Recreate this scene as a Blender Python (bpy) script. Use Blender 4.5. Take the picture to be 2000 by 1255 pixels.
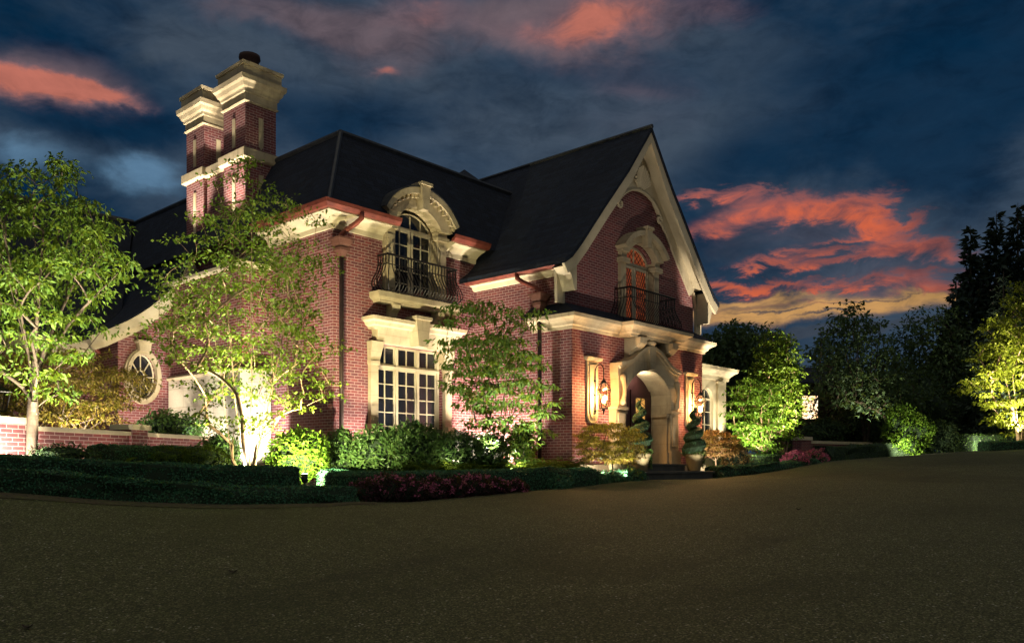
import bpy, bmesh, math, random
import numpy as np
from mathutils import Vector, Matrix
from mathutils.geometry import tessellate_polygon

for o in list(bpy.data.objects):
    bpy.data.objects.remove(o)
S = bpy.context.scene
COL = S.collection
random.seed(7)
R_ = math.radians

# ------------------------------------------------------------------ camera
# world axes: X runs along the house front, Y runs back into the house, Z = 0 is eye level
F = 1615.0
RX, RY = .668, .744          # camera right / forward expressed in house axes
CX, CY = -9.588, -13.267
cam_d = bpy.data.cameras.new("camera")
cam = bpy.data.objects.new("camera", cam_d)
COL.objects.link(cam)
cam.location = (CX, CY, 0)
cam.rotation_euler = (R_(90), 0, math.atan2(.668, .744) - R_(90))
cam_d.sensor_width = 36
cam_d.lens = 36 * F / 2000
cam_d.shift_y = (905 - 627.5) / 2000
cam_d.clip_end = 1000
S.camera = cam
S.view_settings.view_transform = 'Standard'
S.view_settings.look = 'None'
S.view_settings.exposure = 0
S.view_settings.gamma = 1
S.cycles.use_denoising = True
S.cycles.max_bounces = 5
S.cycles.diffuse_bounces = 3
S.cycles.glossy_bounces = 3
S.cycles.transparent_max_bounces = 6
S.cycles.sample_clamp_indirect = 3
S.cycles.caustics_reflective = False
S.cycles.caustics_refractive = False


def lin(r, g, b):
    f = lambda c: (c / 255 / 12.92) if c / 255 <= .04045 else ((c / 255 + .055) / 1.055) ** 2.4
    return (f(r), f(g), f(b), 1)


def cam2w(x, d, z=0):
    return Vector((CX + x * .668 + d * .744, CY - x * .744 + d * .668, z))


def ray(px):
    t = (px - 1000) / F
    return t * .668 + .744, -t * .744 + .668


def onY(px, py, Y):
    a, b = ray(px)
    k = (Y - CY) / b
    return Vector((CX + a * k, Y, (905 - py) / F * k))


def onX(px, py, X):
    a, b = ray(px)
    k = (X - CX) / a
    return Vector((X, CY + b * k, (905 - py) / F * k))


def at(px, py, d):
    return cam2w((px - 1000) / F * d, d, (905 - py) / F * d)


# ------------------------------------------------------------------ world: dusk sky with clouds
class NT:
    def __init__(s, tree):
        s.t = tree; s.n = tree.nodes; s.l = tree.links

    def new(s, typ, **kw):
        n = s.n.new(typ)
        for k, v in kw.items():
            setattr(n, k, v)
        return n

    def put(s, sock, v):
        if hasattr(v, 'is_output') or isinstance(v, bpy.types.NodeSocket):
            s.l.new(v, sock)
        else:
            sock.default_value = v

    def m(s, op, a, b=None, c=None, clamp=False):
        n = s.new('ShaderNodeMath', operation=op, use_clamp=clamp)
        s.put(n.inputs[0], a)
        if b is not None: s.put(n.inputs[1], b)
        if c is not None: s.put(n.inputs[2], c)
        return n.outputs[0]

    def mix(s, f, a, b, typ='MIX'):
        n = s.new('ShaderNodeMix', data_type='RGBA', blend_type=typ)
        s.put(n.inputs[0], f); s.put(n.inputs[6], a); s.put(n.inputs[7], b)
        return n.outputs[2]

    def ramp(s, f, stops, interp='LINEAR'):
        n = s.new('ShaderNodeValToRGB')
        n.color_ramp.interpolation = interp
        e = n.color_ramp.elements
        e[0].position, e[0].color = stops[0]
        e[1].position, e[1].color = stops[-1]
        for p, c in stops[1:-1]:
            k = e.new(p); k.color = c
        s.put(n.inputs[0], f)
        return n.outputs[0]

    def smooth(s, v, a, b):
        n = s.new('ShaderNodeMapRange', interpolation_type='SMOOTHSTEP', clamp=True)
        s.put(n.inputs[0], v); n.inputs[1].default_value = a; n.inputs[2].default_value = b
        return n.outputs[0]

    def noise(s, vec, scale, detail=4, rough=.55, dist=0):
        n = s.new('ShaderNodeTexNoise')
        if vec is not None: s.put(n.inputs['Vector'], vec)
        n.inputs['Scale'].default_value = scale
        n.inputs['Detail'].default_value = detail
        n.inputs['Roughness'].default_value = rough
        n.inputs['Distortion'].default_value = dist
        return n.outputs[0]

    def comb(s, x, y, z):
        n = s.new('ShaderNodeCombineXYZ')
        s.put(n.inputs[0], x); s.put(n.inputs[1], y); s.put(n.inputs[2], z)
        return n.outputs[0]


W = bpy.data.worlds.new("World")
S.world = W
W.use_nodes = True
W.node_tree.nodes.clear()
w = NT(W.node_tree)
tc = w.new('ShaderNodeTexCoord')
sep = w.new('ShaderNodeSeparateXYZ')
w.l.new(tc.outputs['Generated'], sep.inputs[0])
dx, dy, dz = sep.outputs
cr = w.m('ADD', w.m('MULTIPLY', dx, .668), w.m('MULTIPLY', dy, -.744))
cf = w.m('ADD', w.m('MULTIPLY', dx, .744), w.m('MULTIPLY', dy, .668))
az = w.m('ARCTAN2', cr, cf)                 # azimuth about the view of the sunset garden
el = w.m('ARCSINE', dz)
uv1 = w.comb(w.m('MULTIPLY', az, 3.4), w.m('MULTIPLY', el, 6.0), 0.3)
uv2 = w.comb(w.m('MULTIPLY', az, 3.4), w.m('MULTIPLY', el, 5.5), 4.7)
nA = w.noise(uv1, 1.6, 7, .6, .35)
nB = w.noise(uv2, 2.3, 7, .6, .2)
nC = w.noise(w.comb(w.m('MULTIPLY', az, 2.2), w.m('MULTIPLY', el, 16), 9.1), 2.6, 6, .6, .3)
nD = w.noise(w.comb(w.m('MULTIPLY', az, 1.0), w.m('MULTIPLY', el, 2.2), 2.2), 3.1, 6, .58, .25)
nE = w.noise(w.comb(w.m('MULTIPLY', az, 3.2), w.m('MULTIPLY', el, 22), 3.3), 3.4, 8, .62, .5)
nF = w.noise(w.comb(w.m('MULTIPLY', az, 8), w.m('MULTIPLY', el, 17), 7.7), 2.2, 9, .66, .6)
azw = w.m('ADD', az, w.m('MULTIPLY', w.m('SUBTRACT', nA, .5), .15))
elw = w.m('ADD', el, w.m('MULTIPLY', w.m('SUBTRACT', nB, .5), .06))


azf = w.m('ADD', w.m('ADD', az, w.m('MULTIPLY', w.m('SUBTRACT', nA, .5), .12)), w.m('MULTIPLY', w.m('SUBTRACT', nF, .5), .14))
elf = w.m('ADD', w.m('ADD', el, w.m('MULTIPLY', w.m('SUBTRACT', nB, .5), .05)), w.m('MULTIPLY', w.m('SUBTRACT', nF, .5), .042))


def blob(px, py, sx, sy, amp=1.0, fine=False):
    a0 = math.atan((px - 1000) / F)
    e0 = math.atan((905 - py) / F * math.cos(a0))
    s1 = sx / F * math.cos(a0) ** 2
    s2 = sy / F * math.cos(a0)
    u = w.m('POWER', w.m('ABSOLUTE', w.m('DIVIDE', w.m('SUBTRACT', azf if fine else azw, a0), s1)), 2)
    v = w.m('POWER', w.m('ABSOLUTE', w.m('DIVIDE', w.m('SUBTRACT', elf if fine else elw, e0), s2)), 2)
    return w.m('MULTIPLY', w.m('EXPONENT', w.m('MULTIPLY', w.m('ADD', u, v), -1.0)), amp)


def blobs(L, fine=False):
    r = None
    for b in L:
        g = blob(*b, fine=fine)
        r = g if r is None else w.m('ADD', r, g)
    return r


NAVY = lin(4, 38, 64)
DARK = lin(24, 40, 56)
SLATE = lin(58, 74, 92)
PURP = lin(108, 92, 98)
RED = lin(184, 108, 92)
ORG = lin(206, 98, 66)
YEL = lin(202, 152, 92)
BLUE = lin(92, 128, 158)
cloud = w.smooth(nD, .30, .64)
base = w.mix(cloud, NAVY, SLATE)
base = w.mix(w.m('MULTIPLY', w.smooth(nA, .5, .72), .55), base, DARK)
bank = blobs([(450, 110, 200, 60, .8), (760, 110, 200, 70, 1.0), (1000, 230, 230, 80, .75), (1250, 300, 240, 70, .9), (1480, 150, 220, 90, .6), (1350, 70, 160, 40, .6), (330, 60, 160, 50, .6), (160, 300, 160, 30, .5)])
base = w.mix(w.m('MULTIPLY', w.smooth(w.m('MULTIPLY', bank, w.m('ADD', .1, w.m('MULTIPLY', nA, 1.3))), .15, .95), .8), base, lin(66, 78, 92))
gap = blobs([(200, 235, 260, 55, 1), (640, 225, 260, 60, .8), (1150, 140, 260, 50, .55), (1700, 170, 320, 130, .9), (1960, 60, 160, 160, .9), (1850, 330, 140, 120, .8), (1500, 330, 220, 60, .6), (40, 60, 120, 60, .5)])
base = w.mix(w.m('MULTIPLY', w.smooth(w.m('MULTIPLY', gap, w.m('ADD', .55, nB)), .2, 1.0), .85), base, NAVY)
pur = blobs([(560, 30, 210, 35, .75), (880, 50, 300, 45, .75), (1150, 40, 190, 75, 1.0), (150, 160, 170, 60, .9), (1240, 230, 260, 70, .35), (760, 130, 150, 40, .5), (1560, 440, 260, 90, .5), (1720, 560, 160, 50, .6)])
base = w.mix(w.m('MULTIPLY', w.smooth(w.m('MULTIPLY', pur, w.m('ADD', .35, nB)), .18, .95), .8), base, PURP)
bl = blobs([(285, 345, 85, 40, 1.0), (60, 300, 110, 40, .7), (480, 330, 60, 60, .2)])
base = w.mix(w.m('MULTIPLY', w.smooth(w.m('MULTIPLY', bl, w.m('ADD', .4, nA)), .15, .9), .85), base, BLUE)
r1 = blobs([(40, 150, 100, 30, 1.0), (130, 172, 100, 22, 1.1), (215, 180, 70, 14, .8), (240, 195, 60, 10, .5), (1185, 38, 80, 34, 1.0), (1130, 60, 140, 28, .55), (820, 30, 110, 26, .5), (1400, 20, 90, 26, .35), (735, 135, 34, 10, .7), (1240, 170, 120, 26, .25)])
m1 = w.m('MULTIPLY', r1, w.m('ADD', -.05, w.m('MULTIPLY', w.m('ADD', w.m('MULTIPLY', nC, .8), w.m('MULTIPLY', nF, .9)), 1.15)))
base = w.mix(w.m('MULTIPLY', w.smooth(m1, .03, .6), .75), base, lin(118, 92, 98))
base = w.mix(w.m('MULTIPLY', w.smooth(m1, .3, 1.15), .9), base, RED)
yel = blobs([(1620, 598, 330, 17, 1.2), (1470, 578, 150, 10, .8)])
base = w.mix(w.m('MULTIPLY', w.smooth(w.m('MULTIPLY', yel, w.m('ADD', -.05, w.m('MULTIPLY', w.m('ADD', nE, w.m('MULTIPLY', nF, .5)), 1.5))), .12, 1.1), .95), base, YEL)
r2 = blobs([(1400, 452, 75, 14, .85), (1470, 428, 70, 15, .9), (1545, 412, 75, 17, 1.0), (1625, 405, 70, 20, 1.1), (1700, 412, 45, 26, 1.1), (1735, 448, 38, 24, 1.0), (1762, 488, 60, 20, 1.0), (1830, 508, 60, 12, .8), (1400, 382, 48, 9, .85), (1490, 384, 34, 12, .85),
            (1505, 512, 60, 8, .95), (1575, 520, 55, 8, .95), (1650, 512, 60, 7, .8), (1600, 492, 50, 6, .8), (1545, 490, 25, 7, .7), (1640, 468, 55, 6, .75), (1700, 495, 40, 12, .8),
            (1420, 551, 70, 8, 1.05), (1500, 556, 70, 6, .95), (1590, 562, 90, 6, .9), (1730, 552, 80, 12, .85), (1800, 566, 70, 12, .85), (1560, 590, 120, 4, .45)], True)
r2 = w.m('MINIMUM', r2, 1.05)
m2 = w.m('MULTIPLY', r2, w.m('ADD', -.55, w.m('MULTIPLY', w.m('ADD', w.m('MULTIPLY', nE, .8), w.m('MULTIPLY', nF, .6)), 2.05)))
base = w.mix(w.m('MULTIPLY', w.smooth(w.m('MULTIPLY', r2, w.m('ADD', .3, nC)), .03, .7), .7), base, lin(112, 84, 90))
ORG2 = w.mix(w.smooth(w.m('ADD', w.m('MULTIPLY', nB, .5), w.m('MULTIPLY', nF, .5)), .42, .60), lin(150, 84, 80), ORG)
base = w.mix(w.m('MULTIPLY', w.smooth(m2, .02, 1.15), .95), base, ORG2)
low = blobs([(1560, 646, 500, 16, 1.0), (1500, 600, 110, 4, .9), (1620, 606, 120, 4, .8), (1700, 585, 90, 3, .8), (1450, 588, 60, 3, .6)])
base = w.mix(w.m('MULTIPLY', w.smooth(w.m('MULTIPLY', low, w.m('ADD', .5, nC)), .3, .9), .85), base, lin(58, 66, 78))
base = w.mix(1.0, base, w.ramp(w.m('ADD', w.m('MULTIPLY', nF, .5), w.m('MULTIPLY', nA, .5)), [(.32, (.50, .55, .60, 1)), (.5, (1, 1, 1, 1)), (.68, (1.32, 1.28, 1.24, 1))]), 'MULTIPLY')
# warm fill added to the unseen sky overhead and behind the camera, lights the drive
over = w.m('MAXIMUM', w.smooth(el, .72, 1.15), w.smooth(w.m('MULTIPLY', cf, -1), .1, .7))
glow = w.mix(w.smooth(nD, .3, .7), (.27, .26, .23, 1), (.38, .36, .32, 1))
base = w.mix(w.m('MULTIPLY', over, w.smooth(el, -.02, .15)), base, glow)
base = w.mix(w.smooth(el, .0, -.05), base, (.008, .009, .007, 1))
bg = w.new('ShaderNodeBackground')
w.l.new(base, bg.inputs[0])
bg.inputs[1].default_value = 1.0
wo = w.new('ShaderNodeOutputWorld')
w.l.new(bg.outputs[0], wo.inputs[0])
W.cycles.sampling_method = 'MANUAL'
W.cycles.sample_map_resolution = 512


# ------------------------------------------------------------------ materials
def mat(name, build, **kw):
    m = bpy.data.materials.new(name)
    m.use_nodes = True
    m.node_tree.nodes.clear()
    n = NT(m.node_tree)
    out = n.new('ShaderNodeOutputMaterial')
    sh = build(n)
    n.l.new(sh, out.inputs[0])
    return m


def princ(n, col, rough=.7, metal=0, normal=None, spec=.5, emit=None, es=0):
    p = n.new('ShaderNodeBsdfPrincipled')
    n.put(p.inputs['Base Color'], col)
    n.put(p.inputs['Roughness'], rough)
    p.inputs['Metallic'].default_value = metal
    p.inputs['Specular IOR Level'].default_value = spec
    if normal is not None: n.put(p.inputs['Normal'], normal)
    if emit is not None:
        n.put(p.inputs['Emission Color'], emit)
        p.inputs['Emission Strength'].default_value = es
    return p.outputs[0]


def bump(n, h, strength=.4, dist=.01):
    b = n.new('ShaderNodeBump')
    b.inputs['Strength'].default_value = strength
    b.inputs['Distance'].default_value = dist
    n.put(b.inputs['Height'], h)
    return b.outputs[0]


def uvv(n):
    u = n.new('ShaderNodeUVMap')
    return u.outputs[0]


def brick_mat(n, c1=(.195, .052, .052, 1), c2=(.105, .032, .038, 1), mortar=(.36, .27, .26, 1), bw=.172, bh=.058, ms=.0046):
    uv = uvv(n)
    b = n.new('ShaderNodeTexBrick')
    n.l.new(uv, b.inputs['Vector'])
    b.inputs['Scale'].default_value = 1
    b.inputs['Brick Width'].default_value = bw
    b.inputs['Row Height'].default_value = bh
    b.inputs['Mortar Size'].default_value = ms
    b.inputs['Mortar Smooth'].default_value = .15
    b.inputs['Bias'].default_value = 0
    b.inputs['Color1'].default_value = c1
    b.inputs['Color2'].default_value = c2
    b.inputs['Mortar'].default_value = mortar
    big = n.noise(uv, .9, 5, .6)
    fine = n.noise(uv, 38, 3, .6)
    col = n.mix(n.m('MULTIPLY', n.smooth(big, .42, .68), .5), b.outputs[0], (.10, .05, .05, 1))
    col = n.mix(n.m('MULTIPLY', n.smooth(fine, .35, .8), .25), col, (.23, .08, .085, 1))
    col = n.mix(n.m('MULTIPLY', b.outputs[1], .9), col, mortar)
    h = n.m('ADD', n.m('MULTIPLY', b.outputs[1], -1.0), n.m('MULTIPLY', fine, .35))
    return princ(n, col, .85, normal=bump(n, h, .6, .008), spec=.25)


def noisy(c1, c2, scale=6, rough=.75, bs=.2, metal=0, spec=.4, detail=5, co='Object', scale2=45):
    def f(n):
        t = n.new('ShaderNodeTexCoord').outputs[co]
        a = n.noise(t, scale, detail, .6)
        b = n.noise(t, scale2, 3, .6)
        col = n.mix(n.smooth(n.m('ADD', n.m('MULTIPLY', a, .7), n.m('MULTIPLY', b, .3)), .35, .65), c1, c2)
        return princ(n, col, rough, metal, bump(n, n.m('ADD', b, n.m('MULTIPLY', a, .5)), bs, .008), spec)
    return f


def stone_mat(n):
    t = n.new('ShaderNodeTexCoord').outputs['Object']
    mp = n.new('ShaderNodeMapping'); n.l.new(t, mp.inputs[0]); mp.inputs['Scale'].default_value = (5, 5, .7)
    streak = n.noise(mp.outputs[0], 1.6, 5, .65)
    a = n.noise(t, 2.4, 6, .6); b = n.noise(t, 40, 3, .6)
    col = n.mix(n.smooth(a, .35, .68), (.44, .37, .245, 1), (.33, .27, .175, 1))
    col = n.mix(n.m('MULTIPLY', n.smooth(streak, .52, .74), .55), col, (.20, .165, .11, 1))
    col = n.mix(n.m('MULTIPLY', n.smooth(b, .55, .8), .25), col, (.24, .20, .14, 1))
    j = n.new('ShaderNodeTexBrick'); n.l.new(uvv(n), j.inputs['Vector'])
    j.inputs['Scale'].default_value = 1; j.inputs['Brick Width'].default_value = .78; j.inputs['Row Height'].default_value = .46
    j.inputs['Mortar Size'].default_value = .006; j.inputs['Mortar Smooth'].default_value = .3
    col = n.mix(n.m('MULTIPLY', j.outputs[1], .45), col, (.16, .13, .085, 1))
    return princ(n, col, .85, normal=bump(n, n.m('SUBTRACT', n.m('ADD', b, a), j.outputs[1]), .35, .008), spec=.25)


def shingle_mat(n):
    uv = uvv(n)
    b = n.new('ShaderNodeTexBrick')
    n.l.new(uv, b.inputs['Vector'])
    b.inputs['Scale'].default_value = 1
    b.inputs['Brick Width'].default_value = .24
    b.inputs['Row Height'].default_value = .14
    b.inputs['Mortar Size'].default_value = .009
    b.inputs['Color1'].default_value = (.002, .004, .011, 1)
    b.inputs['Color2'].default_value = (.011, .018, .036, 1)
    b.inputs['Mortar'].default_value = (.004, .005, .008, 1)
    f = n.noise(uv, 30, 4, .6)
    col = n.mix(n.smooth(f, .4, .7), b.outputs[0], (.010, .015, .030, 1))
    return princ(n, col, .8, normal=bump(n, n.m('ADD', n.m('MULTIPLY', b.outputs[1], -1), f), .8, .012), spec=.3)


def leaf_mat(cols, trans=.35, rough=.55):
    def f(n):
        g = n.new('ShaderNodeNewGeometry')
        k = len(cols)
        c = n.ramp(g.outputs['Random Per Island'], [(i / max(1, k - 1), q) for i, q in enumerate(cols)])
        p = princ(n, c, rough, spec=.18)
        t = n.new('ShaderNodeBsdfTranslucent')
        n.l.new(n.mix(.5, c, (.25, .32, .02, 1), 'MIX'), t.inputs[0])
        mx = n.new('ShaderNodeMixShader')
        mx.inputs[0].default_value = trans
        n.l.new(p, mx.inputs[1]); n.l.new(t.outputs[0], mx.inputs[2])
        return mx.outputs[0]
    return f


def drive_mat(n):
    t = n.new('ShaderNodeTexCoord').outputs['Object']
    v = n.new('ShaderNodeTexVoronoi'); v.inputs['Scale'].default_value = 85
    n.l.new(t, v.inputs['Vector'])
    v2 = n.new('ShaderNodeTexVoronoi'); v2.inputs['Scale'].default_value = 34
    n.l.new(t, v2.inputs['Vector'])
    sp = n.new('ShaderNodeSeparateColor'); n.l.new(v.outputs['Color'], sp.inputs[0])
    sp2 = n.new('ShaderNodeSeparateColor'); n.l.new(v2.outputs['Color'], sp2.inputs[0])
    peb = n.ramp(sp.outputs[0], [(0, (.030, .028, .012, 1)), (.4, (.060, .062, .023, 1)), (.7, (.090, .092, .035, 1)), (.9, (.150, .145, .066, 1)), (1, (.24, .215, .125, 1))])
    near = n.m('LESS_THAN', v2.outputs['Distance'], .30)
    rare = n.m('MULTIPLY', n.m('GREATER_THAN', sp2.outputs[1], .93), near)
    col = n.mix(n.m('MULTIPLY', rare, .8), peb, (.36, .29, .20, 1))
    rare2 = n.m('MULTIPLY', n.m('GREATER_THAN', sp2.outputs[2], .96), near)
    col = n.mix(n.m('MULTIPLY', rare2, .8), col, (.46, .43, .36, 1))
    big = n.noise(t, .16, 5, .62, .6)
    col = n.mix(n.m('MULTIPLY', n.smooth(big, .42, .62), .55), col, (.036, .036, .013, 1))
    trk = n.noise(n.comb(n.m('MULTIPLY', sepx(n, t, 0), .12), n.m('MULTIPLY', sepx(n, t, 1), .9), 0), .8, 4, .6, .8)
    col = n.mix(n.m('MULTIPLY', n.smooth(trk, .55, .70), .30), col, (.03, .027, .015, 1))
    mid = n.noise(t, 2.3, 5, .65)
    col = n.mix(n.m('MULTIPLY', n.smooth(mid, .54, .74), .35), col, (.034, .03, .016, 1))
    d = n.m('SUBTRACT', .5, v.outputs['Distance'])
    nm = bump(n, d, .55, .012)
    return princ(n, col, .82, normal=nm, spec=.22)


def sepx(n, t, i):
    q = n.new('ShaderNodeSeparateXYZ'); n.l.new(t, q.inputs[0])
    return q.outputs[i]


def emis(col, s):
    def f(n):
        e = n.new('ShaderNodeEmission')
        e.inputs[0].default_value = col; e.inputs[1].default_value = s
        return e.outputs[0]
    return f


def lit_glass(c1, c2, s, scale=3):
    def f(n):
        t = n.new('ShaderNodeTexCoord').outputs['Object']
        a = n.noise(t, scale, 4, .6)
        e = n.new('ShaderNodeEmission')
        n.l.new(n.mix(n.smooth(a, .3, .7), c1, c2), e.inputs[0]); e.inputs[1].default_value = s
        g = princ(n, (.02, .015, .01, 1), .15)
        ad = n.new('ShaderNodeAddShader')
        n.l.new(e.outputs[0], ad.inputs[0]); n.l.new(g, ad.inputs[1])
        return ad.outputs[0]
    return f


def glass_clear(n):
    g = n.new('ShaderNodeBsdfGlossy'); g.inputs['Roughness'].default_value = .08
    g.inputs[0].default_value = (.9, .85, .75, 1)
    t = n.new('ShaderNodeBsdfTransparent'); t.inputs[0].default_value = (.95, .9, .8, 1)
    mx = n.new('ShaderNodeMixShader'); mx.inputs[0].default_value = .1
    n.l.new(t.outputs[0], mx.inputs[1]); n.l.new(g.outputs[0], mx.inputs[2])
    return mx.outputs[0]


M = {
    'brick': mat('brick', brick_mat),
    'shingle': mat('roof_shingle', shingle_mat),
    'stone': mat('limestone', stone_mat),
    'stoneblock': mat('limestone_block', lambda n: brick_mat(n, (.60, .55, .44, 1), (.52, .47, .37, 1), (.34, .30, .22, 1), .9, .42, .006)),
    'trim': mat('painted_trim', noisy((.52, .455, .32, 1), (.43, .37, .255, 1), 3, .55, .08)),
    'copper': mat('red_copper', noisy((.22, .060, .042, 1), (.13, .036, .028, 1), 5, .42, .08, .25)),
    'raincopper': mat('aged_copper', noisy((.13, .06, .045, 1), (.08, .035, .028, 1), 5, .45, .08, .2)),
    'darkcopper': mat('dark_copper', noisy((.045, .026, .022, 1), (.028, .018, .016, 1), 5, .45, .08, .3)),
    'iron': mat('wrought_iron', noisy((.012, .012, .013, 1), (.022, .02, .02, 1), 20, .4, .1, .6)),
    'lead': mat('dark_flashing', noisy((.03, .032, .036, 1), (.05, .052, .058, 1), 6, .5, .1, .3)),
    'glass': mat('window_glass', lambda n: princ(n, (.010, .012, .017, 1), .06, spec=.65)),
    'amber': mat('amber_leaded_glass', lit_glass((.42, .07, .022, 1), (.66, .15, .05, 1), .34)),
    'doorlight': mat('door_leaded_glass', lit_glass((.9, .5, .12, 1), (.75, .32, .06, 1), .9)),
    'litwin': mat('lit_window_glass', lit_glass((1, .50, .16, 1), (1, .86, .62, 1), 2.6, 2)),
    'door': mat('dark_wood_door', noisy((.045, .016, .018, 1), (.028, .010, .012, 1), 4, .4, .1)),
    'step': mat('bluestone_step', noisy((.075, .072, .06, 1), (.045, .046, .042, 1), 4, .7, .25)),
    'pot': mat('clay_pot', noisy((.22, .19, .10, 1), (.15, .125, .07, 1), 5, .8, .3)),
    'soil': mat('bed_soil', noisy((.022, .016, .010, 1), (.045, .032, .018, 1), 5, .95, .9)),
    'ground': mat('dark_turf', noisy((.016, .024, .008, 1), (.03, .034, .012, 1), 3, .95, .8)),
    'drive': mat('exposed_aggregate', drive_mat),
    'edging': mat('paver_edging', lambda n: brick_mat(n, (.078, .076, .034, 1), (.062, .060, .028, 1), (.030, .028, .015, 1), .2, .1, .008)),
    'bark': mat('grey_bark', noisy((.095, .07, .048, 1), (.052, .038, .028, 1), 14, .9, .7)),
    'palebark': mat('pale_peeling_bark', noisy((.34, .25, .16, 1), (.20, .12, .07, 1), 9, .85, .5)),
    'darkbark': mat('dark_bark', noisy((.05, .035, .025, 1), (.03, .022, .016, 1), 10, .9, .6)),
    'cap': mat('pale_coping', noisy((.58, .50, .36, 1), (.46, .40, .28, 1), 4, .8, .25)),
    'fixture': mat('black_fixture', noisy((.012, .012, .012, 1), (.02, .02, .02, 1), 20, .45, .05)),
    'lens': mat('uplight_lens', emis((1, .9, .72, 1), 18)),
    'flame': mat('lantern_bulb', emis((1, .62, .28, 1), 26)),
    'clearglass': mat('lantern_glass', glass_clear),
    'flue': mat('terracotta_flue', noisy((.06, .03, .024, 1), (.04, .02, .018, 1), 6, .85, .3)),
    # foliage
    'lf_green': mat('leaf_green', leaf_mat([(.045, .095, .010, 1), (.070, .135, .014, 1), (.105, .160, .018, 1), (.04, .085, .012, 1)], .3)),
    'lf_young': mat('leaf_young_tree', leaf_mat([(.035, .085, .016, 1), (.055, .12, .02, 1), (.08, .14, .026, 1)], .4)),
    'lf_birch': mat('leaf_birch', leaf_mat([(.055, .115, .010, 1), (.095, .165, .014, 1), (.135, .19, .020, 1)], .3)),
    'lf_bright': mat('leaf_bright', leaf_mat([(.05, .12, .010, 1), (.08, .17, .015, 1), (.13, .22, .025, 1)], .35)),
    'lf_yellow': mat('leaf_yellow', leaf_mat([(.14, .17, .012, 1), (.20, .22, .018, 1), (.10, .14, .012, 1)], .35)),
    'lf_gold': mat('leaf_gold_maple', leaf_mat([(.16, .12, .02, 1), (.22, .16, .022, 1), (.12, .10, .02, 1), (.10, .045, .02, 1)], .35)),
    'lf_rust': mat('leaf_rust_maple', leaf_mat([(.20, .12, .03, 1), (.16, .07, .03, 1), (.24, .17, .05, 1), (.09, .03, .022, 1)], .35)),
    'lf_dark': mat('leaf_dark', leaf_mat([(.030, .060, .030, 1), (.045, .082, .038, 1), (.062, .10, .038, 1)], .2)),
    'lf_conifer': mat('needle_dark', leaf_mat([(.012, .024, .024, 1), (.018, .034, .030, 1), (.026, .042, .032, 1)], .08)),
    'lf_spruce': mat('needle_blue_spruce', leaf_mat([(.035, .06, .045, 1), (.06, .085, .06, 1)], .1)),
    'lf_hedge': mat('leaf_box_hedge', leaf_mat([(.028, .115, .066, 1), (.042, .140, .074, 1), (.064, .16, .070, 1)], .15, .45)),
    'lf_rhodo': mat('leaf_glossy_shrub', leaf_mat([(.040, .095, .026, 1), (.060, .125, .032, 1), (.085, .15, .040, 1)], .15, .28)),
    'lf_hosta': mat('leaf_hosta', leaf_mat([(.07, .12, .02, 1), (.10, .15, .03, 1)], .3, .4)),
    'lf_fern': mat('leaf_fern', leaf_mat([(.05, .09, .012, 1), (.08, .12, .016, 1)], .3)),
    'lf_purple': mat('leaf_purple', leaf_mat([(.035, .010, .02, 1), (.05, .015, .024, 1), (.02, .02, .018, 1)], .2)),
    'pt_magenta': mat('petal_magenta', leaf_mat([(.36, .07, .17, 1), (.48, .13, .24, 1), (.24, .04, .12, 1)], .2)),
    'pt_white': mat('petal_white', leaf_mat([(.7, .66, .62, 1), (.8, .78, .76, 1)], .2)),
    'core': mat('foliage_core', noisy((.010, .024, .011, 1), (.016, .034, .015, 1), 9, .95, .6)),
}


# ------------------------------------------------------------------ object helpers
ORG_ = {}


def tag(o, label=None, cat=None, group=None, kind=None):
    if label: o['label'] = label
    if cat: o['category'] = cat
    if group: o['group'] = group
    if kind: o['kind'] = kind
    return o


def thing(name, label, cat, loc, group=None):
    o = bpy.data.objects.new(name, None)
    o.empty_display_size = .2
    COL.objects.link(o)
    o.location = loc
    ORG_[o.name] = Vector(loc)
    return tag(o, label, cat, group)


def link(name, me, parent=None):
    o = bpy.data.objects.new(name, me)
    COL.objects.link(o)
    if parent is not None:
        o.parent = parent
        ORG_[o.name] = ORG_[parent.name]
    else:
        ORG_[o.name] = Vector((0, 0, 0))
    return o


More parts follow.
